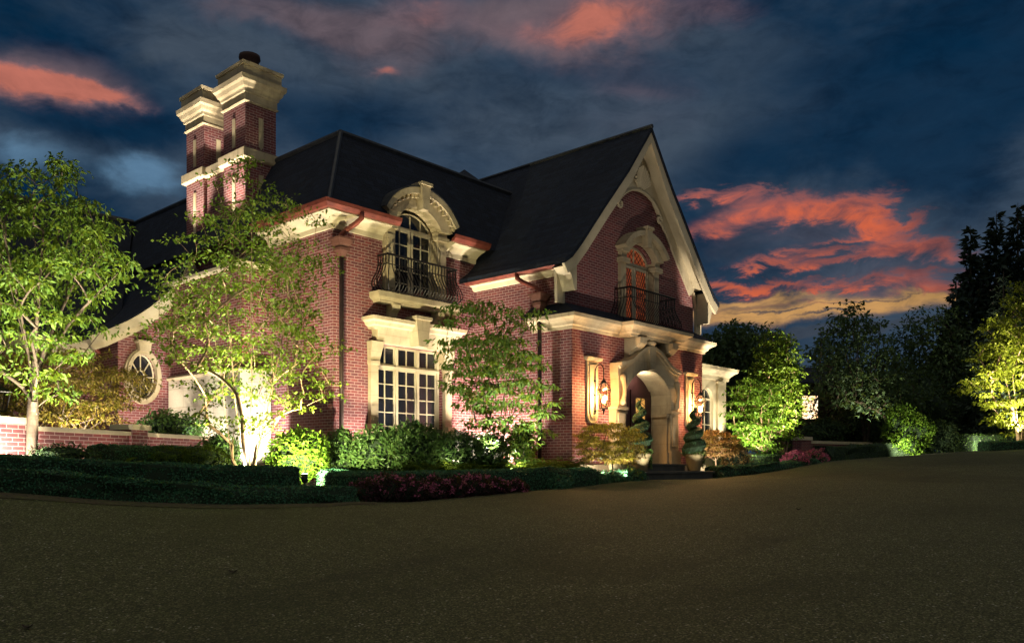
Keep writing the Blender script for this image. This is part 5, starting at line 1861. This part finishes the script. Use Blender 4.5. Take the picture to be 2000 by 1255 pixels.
topiary('potted spiral topiary left of the front door beside the laceleaf maple', 5.36, -3.52, -.17, 1.16, 1.0)
topiary('potted spiral topiary right of the front door, dark against the sunroom', 7.82, -3.42, -.17, 1.12, 2.4)
c = gp(1208, 17.2)
t = thing('planter_pot', 'plain clay planter pot behind the laceleaf maple stem', 'pot', tuple(c))
MB().lathe(pot_profile(.24, .42), tuple(c), 24).build('pot_body', M['pot'], t, True)
k = 300
P = np.tile(np.array(c) + [0, 0, .42], (k, 1)) + rng.normal(size=(k, 3)) * [.12, .12, .05]
D = rng.normal(size=(k, 3)); nm = rng.normal(size=(k, 3)) * .4; nm[:, 2] += 1
v, f = leaf_geo(P, D, norm(nm), .07, .03)
mesh_np('plants', [(v, f, 0)], [M['lf_rhodo']], t)


def cone_shape(c0, h, prof, lump=.2, seed=0, shell=.35):
    """profile: list of (t, radius) from the crown base up"""
    g = np.random.default_rng(seed); ph = g.random(6) * 6.28
    ts = [p[0] for p in prof]; rs = [p[1] for p in prof]
    c0 = np.array(c0)

    def f(p):
        q = p - c0
        t = q[2] / h
        if t < 0 or t > 1: return 0
        a = math.atan2(q[1], q[0])
        R = np.interp(t, ts, rs) * (1 + lump * (math.sin(3 * a + ph[0] + 9 * t) + .8 * math.sin(2 * a + ph[1] - 14 * t) + .6 * math.sin(5 * a + 20 * t + ph[2])))
        d = math.hypot(q[0], q[1]) / max(.02, R)
        return 0 if d > 1 else (1 if d > shell else .45)
    m = max(rs) * 1.7
    return f, c0 - [m, m, 0], c0 + [m, m, h]


# ------------------------------------------------------------------ trees
def limb(n, r, z0, z1, seed, curve=.25, steps=5):
    g = np.random.default_rng(seed)
    out = []
    for k in range(n):
        a = 2 * math.pi * (k + .35 * g.normal()) / n
        R = r * (.7 + .5 * g.random()); zz_ = z0 + (z1 - z0) * (.7 + .3 * g.random())
        out.append([(math.cos(a) * R * (u ** (1 + curve)), math.sin(a) * R * (u ** (1 + curve)), z0 + (zz_ - z0) * u) for u in np.linspace(1 / steps, 1, steps)])
    return out


# left maple
b = gp(62, 11.0)
zc = top_px(0, 530, 12.2)
st_ = [[(0, 0, .4), (.01, 0, .9), (.03, 0, 1.35), (.05, 0, 1.62)]]
T1 = thing('leafy_tree', 'round leafy green tree with a single grey trunk at the left edge', 'tree', tuple(b))
sk = Skel()
r_ = sk.path([np.array(b) + [0, 0, -.2], np.array(b) + [0, 0, .4], np.array(b) + [.01, 0, .9], np.array(b) + [.02, .0, 1.3]])
for L in limb(6, .62, .1, 2.3, 5, .1): sk.path([np.array(b) + [.02, 0, 1.28] + np.array(q) for q in L], r_)
zl = top_px(0, 775, 11.1)
cx_ = at(82, 775, 11.1)
f, lo, hi = cone_shape((cx_.x, cx_.y, zl), top_px(0, 305, 11.1) - zl, [(0, .34), (.2, .55), (.38, .80), (.6, 1.0), (.78, .9), (.92, .6), (1, .2)], .2, 5, .3)
C = crown_points(f, 175, .23, lo, hi, 5)
C = C[np.argsort(np.linalg.norm(C - np.array(b), axis=1))]
for q in C: sk.connect(q, .8)
sk.mesh(.072, .005, 6, .55).build('trunk', M['bark'], T1, True)
v, f = cluster_leaves(C, .25 * (.7 + .6 * rng.random(len(C))), 50, .082, .034, .40, .6, .75, .75)
mesh_np('crown', [(v, f, 0)], [M['lf_green']], T1)


# pale multi stem tree in front of the chimney
b = gp(486, 13.0)
stems = [[(-.26, -.02, .5), (-.36, .02, 1.1), (-.48, .05, 2.0), (-.62, 0, 2.8)], [(-.10, .03, .6), (-.22, .05, 1.3), (-.30, .05, 2.3), (-.38, .02, 3.2)],
         [(.02, 0, .7), (.04, .02, 1.6), (.02, .05, 2.8), (.05, .0, 4.0), (.06, 0, 4.9)], [(.14, .02, .6), (.28, .0, 1.15), (.42, -.05, 1.8), (.56, 0, 2.6), (.66, 0, 3.5)],
         [(.10, .10, .7), (.22, .18, 1.5), (.40, .22, 2.5), (.55, .2, 3.6)]]
stems = [[(x * .668 + y * .744, x * -.744 + y * .668, z) for x, y, z in s_] for s_ in stems]
z0 = top_px(0, 850, 13.0)
sh = cone_shape((b.x, b.y, z0), top_px(0, 285, 13) - z0, [(0, .6), (.12, .95), (.3, 1.25), (.45, 1.32), (.6, 1.12), (.75, .8), (.9, .42), (1, .12)], .22, 8, .25)
tree('multi_stem_tree', 'tall pale stemmed tree with several trunks lit in front of the chimney', 'tree', tuple(b), stems, sh, 250, .21, (.064, .036), M['lf_birch'], M['palebark'], .052, .30, 46, .2, .22, seed=21, up=.8, rmin=.004)

# golden laceleaf maple behind the garden wall
b = gp(110, 15.4)
c = at(105, 768, 15.4)
tree('japanese_maple', 'wide golden leaved maple between the garden wall and the oval window', 'tree', tuple(b), limb(7, .75, .0, 1.5, 9, .3), ell_shape(c, (1.45, 1.45, .82), .45, .2, 4), 170, .23, (.085, .024), M['lf_gold'], M['bark'], .05, .34, 70, .17, .4, seed=31, up=.1)

# young tree at the inner corner
b = gp(962, 15.9)
c = at(978, 738, 15.9)
stems = [[(-.05, 0, .5), (-.16, .0, 1.2), (-.35, 0, 2.0)], [(.02, .02, .6), (.05, .0, 1.4), (.08, .05, 2.6)], [(.08, 0, .5), (.28, .0, 1.1), (.55, .0, 1.7)], [(-.08, .05, .6), (-.02, .1, 1.6), (-.1, .1, 2.4)], [(.05, .05, .6), (.16, .05, 1.3), (.3, .1, 2.3)]]
stems = [[(x * .668 + y * .744, x * -.744 + y * .668, z) for x, y, z in s_] for s_ in stems]
tree('young_tree', 'airy young tree with drooping leaves against the lit inner corner brickwork', 'tree', tuple(b), stems, ell_shape(c, (1.10, .95, 1.34), .3, .26, 6), 125, .25, (.115, .042), M['lf_young'], M['darkbark'], .030, .32, 44, .17, .6, seed=41, up=.15, rmin=.005)

# laceleaf maple before the door
b = gp(1196, 16.7)
c = at(1192, 860, 16.7)
dome = lambda c, r, lumpy=.12, sd=2: (lambda p, c=np.array(c), r=np.array(r): (lambda q: 0 if (np.linalg.norm(q) > 1 or q[2] < -.62) else (1 if np.linalg.norm(q) > .74 else .12))((p - c) / r), np.array(c) - np.array(r), np.array(c) + np.array(r))
tree('laceleaf_maple', 'small mounded golden laceleaf maple on a thin stem left of the front door', 'tree', tuple(b), [[(0, 0, .25), (0, .0, .45)], [(.0, .0, .4), (.2, .1, .6)], [(.0, .0, .4), (-.2, -.1, .62)], [(.0, .0, .4), (.12, -.2, .64)]], dome(c + Vector((0, 0, -.1)), (.74, .62, .52)), 95, .15, (.068, .017), M['lf_gold'], M['darkbark'], .022, .19, 75, .17, .8, seed=51, up=0, rmin=.004)

# rust maple right of the door
b = gp(1398, 21.0)
c = at(1400, 868, 21.0)
tree('laceleaf_maple', 'small orange leaved maple below the sunroom window', 'tree', tuple(b), [[(0, 0, .25), (0, .0, .4)], [(0, 0, .3), (.2, .1, .55)], [(0, 0, .3), (-.2, -.1, .6)]], dome(c, (.62, .5, .42)), 75, .14, (.075, .02), M['lf_rust'], M['palebark'], .024, .19, 60, .2, .7, seed=52, up=0, rmin=.005)
c = gp(1440, 21.6)
bush('japanese_maple_shrub', 'low dark rust coloured shrub right of the orange maple', (c.x, c.y, c.z + .3), (.45, .4, .42), 2200, (.07, .02), M['lf_rust'], 'shrub', None, 53, .2, .7, -.8)

# bright green tree and its pale neighbour
b = gp(1488, 23.9)
c = at(1474, 812, 23.9)
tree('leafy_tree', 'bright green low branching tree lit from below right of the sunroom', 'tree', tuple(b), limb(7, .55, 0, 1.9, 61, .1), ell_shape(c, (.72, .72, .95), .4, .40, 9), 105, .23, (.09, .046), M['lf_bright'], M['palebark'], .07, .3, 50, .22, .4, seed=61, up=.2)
b = gp(1530, 25.6)
c = at(1514, 752, 25.6)
stems = [[(-.2, 0, 1.0), (-.35, 0, 2.0), (-.5, 0, 3.0)], [(.02, 0, 1.2), (.05, 0, 2.4), (.05, 0, 4.3)], [(.2, 0, 1.0), (.35, 0, 2.0), (.5, .0, 3.2)], [(-.4, .1, .9), (-.8, .1, 1.9)]]
stems = [[(x * .668 + y * .744, x * -.744 + y * .668, z) for x, y, z in s_] for s_ in stems]
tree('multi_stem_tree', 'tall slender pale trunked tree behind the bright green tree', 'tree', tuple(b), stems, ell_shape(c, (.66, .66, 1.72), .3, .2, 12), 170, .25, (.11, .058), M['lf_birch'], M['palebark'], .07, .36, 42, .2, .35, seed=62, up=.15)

# yellow tree at the right edge with the spruce and the dark conifers
b = gp(1992, 32.5)
z0 = top_px(0, 852, 32.5)
sh = cone_shape((b.x, b.y, z0), top_px(0, 550, 32.5) - z0, [(0, .5), (.1, 1.1), (.3, 1.45), (.5, 1.55), (.75, 1.1), (1, .3)], .2, 14, .3)
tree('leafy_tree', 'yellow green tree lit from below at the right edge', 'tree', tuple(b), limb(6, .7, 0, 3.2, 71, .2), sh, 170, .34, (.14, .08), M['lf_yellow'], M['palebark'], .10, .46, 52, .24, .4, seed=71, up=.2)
g0 = gp(1960, 38)
conifer('spruce_tree', 'blue grey spruce behind the yellow tree at the right edge', tuple(g0), top_px(0, 530, 38) - g0.z, 2.6, 64, (.26, .07), M['lf_spruce'], 81)
g0 = gp(1950, 46)
sc_ = 46 / F
pk = []
for px, py, r in ((1896, 440, 2.0), (1946, 412, 2.1), (1988, 396, 2.1), (2040, 420, 2.2)):
    dx_ = (px - 1950) * sc_
    pk.append((dx_ * .668, dx_ * -.744, top_px(0, py, 46) - g0.z, r * 1.25))
conifer('tall_conifer', 'towering dark conifer with several tops at the right edge', tuple(g0), 1, 1, 62, (.46, .18), M['lf_conifer'], 82, peaks=pk)
g0 = gp(1868, 43)
conifer('tall_conifer', 'dark conifer left of the towering one at the right edge', tuple(g0), top_px(0, 545, 43) - g0.z, 2.4, 70, (.40, .16), M['lf_conifer'], 83)
g0 = gp(1602, 44)
conifer('small_conifer', 'small thin conifer between the slender pale tree and the dark garden tree', tuple(g0), top_px(0, 640, 44) - g0.z, 1.3, 22, (.22, .07), M['lf_conifer'], 84)


def far_tree(name, label, px, d, ytop, ybot, rpx, n, leaf, lmat, seed, lump=.3, per=34, crad=.55, mind=.45):
    b = gp(px, d)
    zt = top_px(px, ytop, d); zb = top_px(px, ybot, d)
    r = rpx / F * d
    c = at(px, 0, d); c.z = (zt + zb) / 2
    return tree(name, label, 'tree', tuple(b), limb(6, r * .5, (zb - b.z) * .4, (zt - b.z) * .85, seed, .2), ell_shape(c, (r, r, (zt - zb) / 2), .35, lump, seed), n, mind, leaf, lmat, M['darkbark'], .14, crad, per, .55, .3, seed=seed, up=.4, rmin=.012, steps=3)


far_tree('garden_tree', 'tall dark garden tree with spiky top right of the lit window', 1692, 36, 575, 850, 74, 190, (.18, .10), M['lf_dark'], 91, .62)
far_tree('garden_tree', 'dark round tree showing just right of the gable eave', 1432, 42, 618, 800, 68, 200, (.24, .13), M['lf_dark'], 92)
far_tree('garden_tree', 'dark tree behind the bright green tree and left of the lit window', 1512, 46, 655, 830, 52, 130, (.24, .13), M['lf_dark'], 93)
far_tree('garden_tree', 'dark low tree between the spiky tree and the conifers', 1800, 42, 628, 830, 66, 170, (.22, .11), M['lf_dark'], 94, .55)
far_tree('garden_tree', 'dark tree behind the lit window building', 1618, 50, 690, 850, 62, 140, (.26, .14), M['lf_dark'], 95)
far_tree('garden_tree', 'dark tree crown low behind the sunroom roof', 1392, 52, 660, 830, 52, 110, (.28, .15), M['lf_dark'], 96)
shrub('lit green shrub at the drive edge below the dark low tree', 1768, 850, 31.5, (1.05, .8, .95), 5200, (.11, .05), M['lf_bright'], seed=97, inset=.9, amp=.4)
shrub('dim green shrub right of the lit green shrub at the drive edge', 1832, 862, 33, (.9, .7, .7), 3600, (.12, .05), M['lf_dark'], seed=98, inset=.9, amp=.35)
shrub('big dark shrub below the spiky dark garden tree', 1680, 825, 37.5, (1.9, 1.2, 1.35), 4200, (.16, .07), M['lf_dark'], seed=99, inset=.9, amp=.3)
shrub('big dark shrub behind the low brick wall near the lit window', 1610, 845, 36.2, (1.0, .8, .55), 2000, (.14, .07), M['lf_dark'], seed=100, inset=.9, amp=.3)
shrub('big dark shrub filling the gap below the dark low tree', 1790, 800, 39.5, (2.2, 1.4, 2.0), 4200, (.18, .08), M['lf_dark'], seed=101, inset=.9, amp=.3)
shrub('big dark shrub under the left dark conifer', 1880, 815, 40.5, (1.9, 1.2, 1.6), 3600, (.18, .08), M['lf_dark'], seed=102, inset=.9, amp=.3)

# far woods as one mass
P = []
for k in range(70):
    px = 1330 + 850 * rng.random(); d = 58 + 14 * rng.random()
    g0 = gp(px, d); h = 3.2 + 3.5 * rng.random()
    Q = ellipsoid_quads((g0.x, g0.y, g0.z + h * .5), (2.6, 2.6, h * .55), 14, 8, .2, k)
    P.append(Q)
Q = np.concatenate(P)
v, f = scatter(Q, 26000, .36, .2, 1.0, .7, .05)
qv, qf = quads_mesh(np.concatenate([shrink(q, q.reshape(-1, 3).mean(0), .8) for q in P]))
o = mesh_np('distant_woods', [(v, f, 0), (qv, qf, 1)], [M['lf_conifer'], M['core']])
tag(o, 'dark mass of distant woodland behind the garden', 'woods', kind='stuff')

# ------------------------------------------------------------------ neighbouring building with a lit window
c = at(1582, 795, 38)
t = thing('garden_building', 'dim garden building with one brightly lit window behind the slender tree', 'building', (c.x, c.y, c.z - 2.6))
ux = Vector((.668, -.744, 0)); uy = Vector((.744, .668, 0))


def gb(mb, a0, a1, d0, d1, z0, z1):
    P_ = [c + ux * a0 + uy * d0, c + ux * a1 + uy * d0, c + ux * a1 + uy * d1, c + ux * a0 + uy * d1]
    return mb.hexa([(p.x, p.y, c.z + z0) for p in P_], [(p.x, p.y, c.z + z1) for p in P_])


mb = MB(); hw_, hh_ = .40, .56
gb(mb, -1.2, -hw_, 0, .2, -2.6, 1.1); gb(mb, hw_, 1.9, 0, .2, -2.6, 1.1); gb(mb, -hw_, hw_, 0, .2, -2.6, -hh_); gb(mb, -hw_, hw_, 0, .2, hh_, 1.1)
gb(mb, -1.2, -1.0, .201, 3, -2.6, 1.1); gb(mb, 1.7, 1.9, .201, 3, -2.6, 1.1)
mb.build('wall', M['darkbark'], t)
mb = MB()
P0 = [c + ux * a + uy * d for a, d in ((-1.5, -.3), (2.2, -.3), (2.2, 3.3), (-1.5, 3.3))]; P1 = [c + ux * a + uy * d for a, d in ((-.1, 1.4), (.9, 1.4), (.9, 1.8), (-.1, 1.8))]
mb.hexa([(p.x, p.y, c.z + 1.102) for p in P0], [(p.x, p.y, c.z + 2.0) for p in P1])
mb.build('roof', M['shingle'], t)
mb = MB()
gb(mb, -hw_, -hw_ + .03, -.02, .1, -hh_, hh_); gb(mb, hw_ - .03, hw_, -.02, .1, -hh_, hh_)
for z in (-hh_, -.2, .17, hh_ - .03): gb(mb, -hw_ + .03, hw_ - .03, -.02, .1, z, z + .03)
w_ = mb.build('window', M['darkcopper'], t)
mb = MB(); gb(mb, -hw_ + .03, hw_ - .03, .05, .06, -hh_ + .03, hh_ - .03); mb.build('pane', M['litwin'], w_)
mb = MB(); gb(mb, .05, .95, -.9, -.1, -.86, -.80); mb.build('pale_ledge', M['cap'], t)

# ------------------------------------------------------------------ garden lighting
u0 = at(595, 932, 12.45)
u0.z = float(H(u0.x, u0.y)) + .22
uplight('small black uplight glowing in the gap between the two clipped hedges', u0, at(596, 700, 12.9), 120, 140, .7, (1, .86, .45))
spot('uplight_bulb', u0 + Vector((0, 0, .13)), at(588, 880, 13.9), 380, 120, .9, (1, .88, .5), .05)


def L(px, d, dz, target, power, cone=70, blend=.6, col=WARM, size=.05):
    p = gp(px, d, dz)
    spot('uplight_bulb', p, target, power, cone, blend, col, size)


def LX(x, y, z, target, power, cone=70, blend=.6, col=WARM, size=.05):
    spot('uplight_bulb', (x, y, max(z, float(H(x, y)) + .07)), target, power, cone, blend, col, size)


for s_ in (1.1, 2.1, 3.6, 4.6, 5.6):
    x_, y_ = wallpt(s_, .34)
    LX(x_, y_, -.3, (wallpt(s_, .12)[0], wallpt(s_, .12)[1], .40), 7, 130)
# bay front
LX(.55, -.50, -.30, (.52, -.05, 2.6), 100, 64)
LX(1.12, -.62, -.1, (1.15, -.12, 2.3), 36, 70)
LX(1.95, -.85, -.05, (1.97, -.1, 2.8), 40, 90)
LX(3.0, -.60, -.25, (2.98, -.1, 2.3), 60, 64)
LX(3.5, -.45, -.2, (3.75, 0, 2.6), 44, 50)
LX(-1.6, -3.6, -.45, (2.0, 0, 4.9), 90, 40)
# inner corner and gable
LX(3.25, -1.25, -.2, (3.95, -1.0, 1.2), 170, 100)
LX(3.2, -.7, -.2, (3.92, -.4, 1.6), 60, 80)
LX(4.12, -3.28, -.2, (4.10, -2.85, 2.9), 46, 40)
LX(4.60, -3.42, -.2, (4.58, -2.85, 2.0), 40, 46)
LX(5.10, -3.25, -.1, (5.1, -2.85, 2.9), 40, 50)
LX(8.15, -3.25, -.1, (8.1, -2.85, 2.9), 16, 50)
LX(1.9, -6.2, -.42, (6.4, -2.6, 4.8), 105, 34)
LX(9.95, -4.9, -.2, (9.55, -2.80, 3.9), 420, 22)
# left flank: corner eave, chimney, stone base, oval
LX(-.60, .20, -.3, (-.20, .15, 4.7), 200, 26)
LX(-.75, 1.3, -.3, (-.25, 1.3, 4.6), 80, 34)
LX(-.95, 1.05, -.3, (-.42, 2.2, .95), 150, 60, .4, (1, .93, .82))
LX(-1.45, 2.5, -.3, (-.8, 3.4, 1.2), 60, 60, .5, (1, .93, .75))
LX(-1.15, 3.3, -.3, (-.75, 4.2, 2.2), 40, 60)
LX(-.54, 3.5, 4.36, (-.20, 3.6, 8.35), 310, 46)
LX(-.20, 2.45, 4.75, (.30, 3.0, 8.3), 340, 40)
LX(-.54, 5.2, 4.36, (-.20, 5.35, 8.35), 310, 46)
LX(.1, 4.4, 7.0, (.3, 5.0, 8.35), 12, 70)
LX(-1.9, 4.3, -.3, (-1.5, 5.3, 2.4), 60, 76)
# sunroom
LX(13.55, -1.6, -.1, (13.55, -1.08, 2.3), 90, 50)
LX(12.5, -2.1, -.1, (12.8, -1.0, 2.0), 60, 80)
LX(4.95, -4.05, -.3, (5.36, -3.5, .75), 16, 60)
LX(7.35, -3.95, -.15, (7.8, -3.45, .7), 8, 60)
# planting
L(105, 10.7, .3, at(105, 560, 11.1), 130, 80, .8, GRN)
L(20, 11.1, .3, at(60, 560, 11.2), 80, 90, .8, GRN)
L(185, 10.3, .35, at(120, 430, 11.1), 200, 60, .9, GRN)
L(-60, 9.6, .35, at(60, 420, 11.1), 190, 60, .9, GRN)
L(14, 10.45, .15, at(20, 850, 10.9), 70, 110, .8)
L(150, 14.6, .25, at(160, 770, 15.4), 110, 110, .8)
L(430, 15.1, .32, at(395, 852, 15.8), 12, 120, .8)
L(870, 14.2, .5, at(900, 908, 14.8), 4, 140, .9, GRN)
L(1010, 15.2, .5, at(1040, 908, 15.9), 12, 140, .9, GRN)
L(470, 12.65, .3, at(485, 560, 13.0), 110, 70, .8, GRN)
L(520, 13.4, .3, at(520, 560, 13.0), 90, 70, .8, GRN)
L(400, 12.6, .35, at(470, 440, 13.0), 220, 56, .9, GRN)
L(1000, 15.5, .3, at(990, 760, 15.9), 70, 100, .8, GRN)
L(1085, 15.3, .55, at(1010, 720, 15.9), 100, 76, .8, GRN)
L(960, 14.7, .6, at(965, 700, 15.9), 80, 70, .8, GRN)
L(1175, 16.1, .16, at(1195, 845, 16.7), 44, 120, .9)
L(1222, 16.2, .16, at(1200, 850, 16.7), 18, 120, .9)
L(1172, 16.85, .1, at(1170, 905, 17.2), 10, 130, .8)
L(1385, 20.2, .14, at(1400, 860, 21.0), 26, 120, .9)
L(1448, 22.3, .30, at(1462, 790, 23.9), 130, 100, .9, GRN)
L(1500, 22.4, .30, at(1490, 760, 23.9), 105, 100, .9, GRN)
L(1478, 23.4, .35, at(1474, 780, 23.9), 40, 120, .8, GRN)
L(1545, 24.2, .4, at(1520, 720, 25.6), 380, 70, .9, GRN)
L(1440, 22.0, .12, at(1480, 896, 22.9), 26, 120, .8, GRN)
L(1985, 32.0, .4, at(1985, 680, 32.5), 380, 90, .8, GRN)
L(1950, 30.6, .5, at(1975, 680, 32.5), 720, 70, .9, GRN)
L(1915, 32.1, .15, at(1930, 862, 33.0), 40, 120, .8, GRN)
L(1772, 29.8, .15, at(1775, 850, 31.5), 70, 120, .9, GRN)
L(1690, 33.8, .3, at(1690, 640, 36), 140, 70, .9, GRN)
L(1960, 35.5, .5, at(1960, 620, 38), 260, 70, .8, GRN)

# a few dead leaves on the drive
for px, py, lb in ((455, 1119, 'single dark dead leaf lying on the open driveway'), (53, 1243, 'curled dark dead leaf at the bottom left corner of the driveway'), (1560, 997, 'small dark dead leaf on the driveway in front of the pink azaleas')):
    dd = 4.0
    for _ in range(60):
        x = (px - 1000) / F * dd
        zg = float(Hc(x, dd)) + .05
        dd = dd + ((905 - py) / F * dd < zg) * -.0 + (.25 if (905 - py) / F * dd > zg else 0)
    c = cam2w(x, dd, zg - .012)
    k = 1
    V = [];
    mb = MB()
    nU = 7
    pts = []
    for u in range(nU):
        s_ = u / (nU - 1) - .5
        w_ = .02 * math.cos(s_ * 2.9) + .002
        zc_ = .018 * (s_ * 2) ** 2 + .006
        pts += [(c.x + .07 * s_ * .668 + w_ * .744, c.y - .07 * s_ * .744 + w_ * .668, c.z + zc_ + .008), (c.x + .07 * s_ * .668, c.y - .07 * s_ * .744, c.z + zc_), (c.x + .07 * s_ * .668 - w_ * .744, c.y - .07 * s_ * .744 - w_ * .668, c.z + zc_ + .008)]
    mb.add(pts, [(3 * u + e, 3 * u + e + 1, 3 * u + e + 4, 3 * u + e + 3) for u in range(nU - 1) for e in (0, 1)])
    tag(mb.build('fallen_leaf', M['darkbark']), lb, 'leaf')
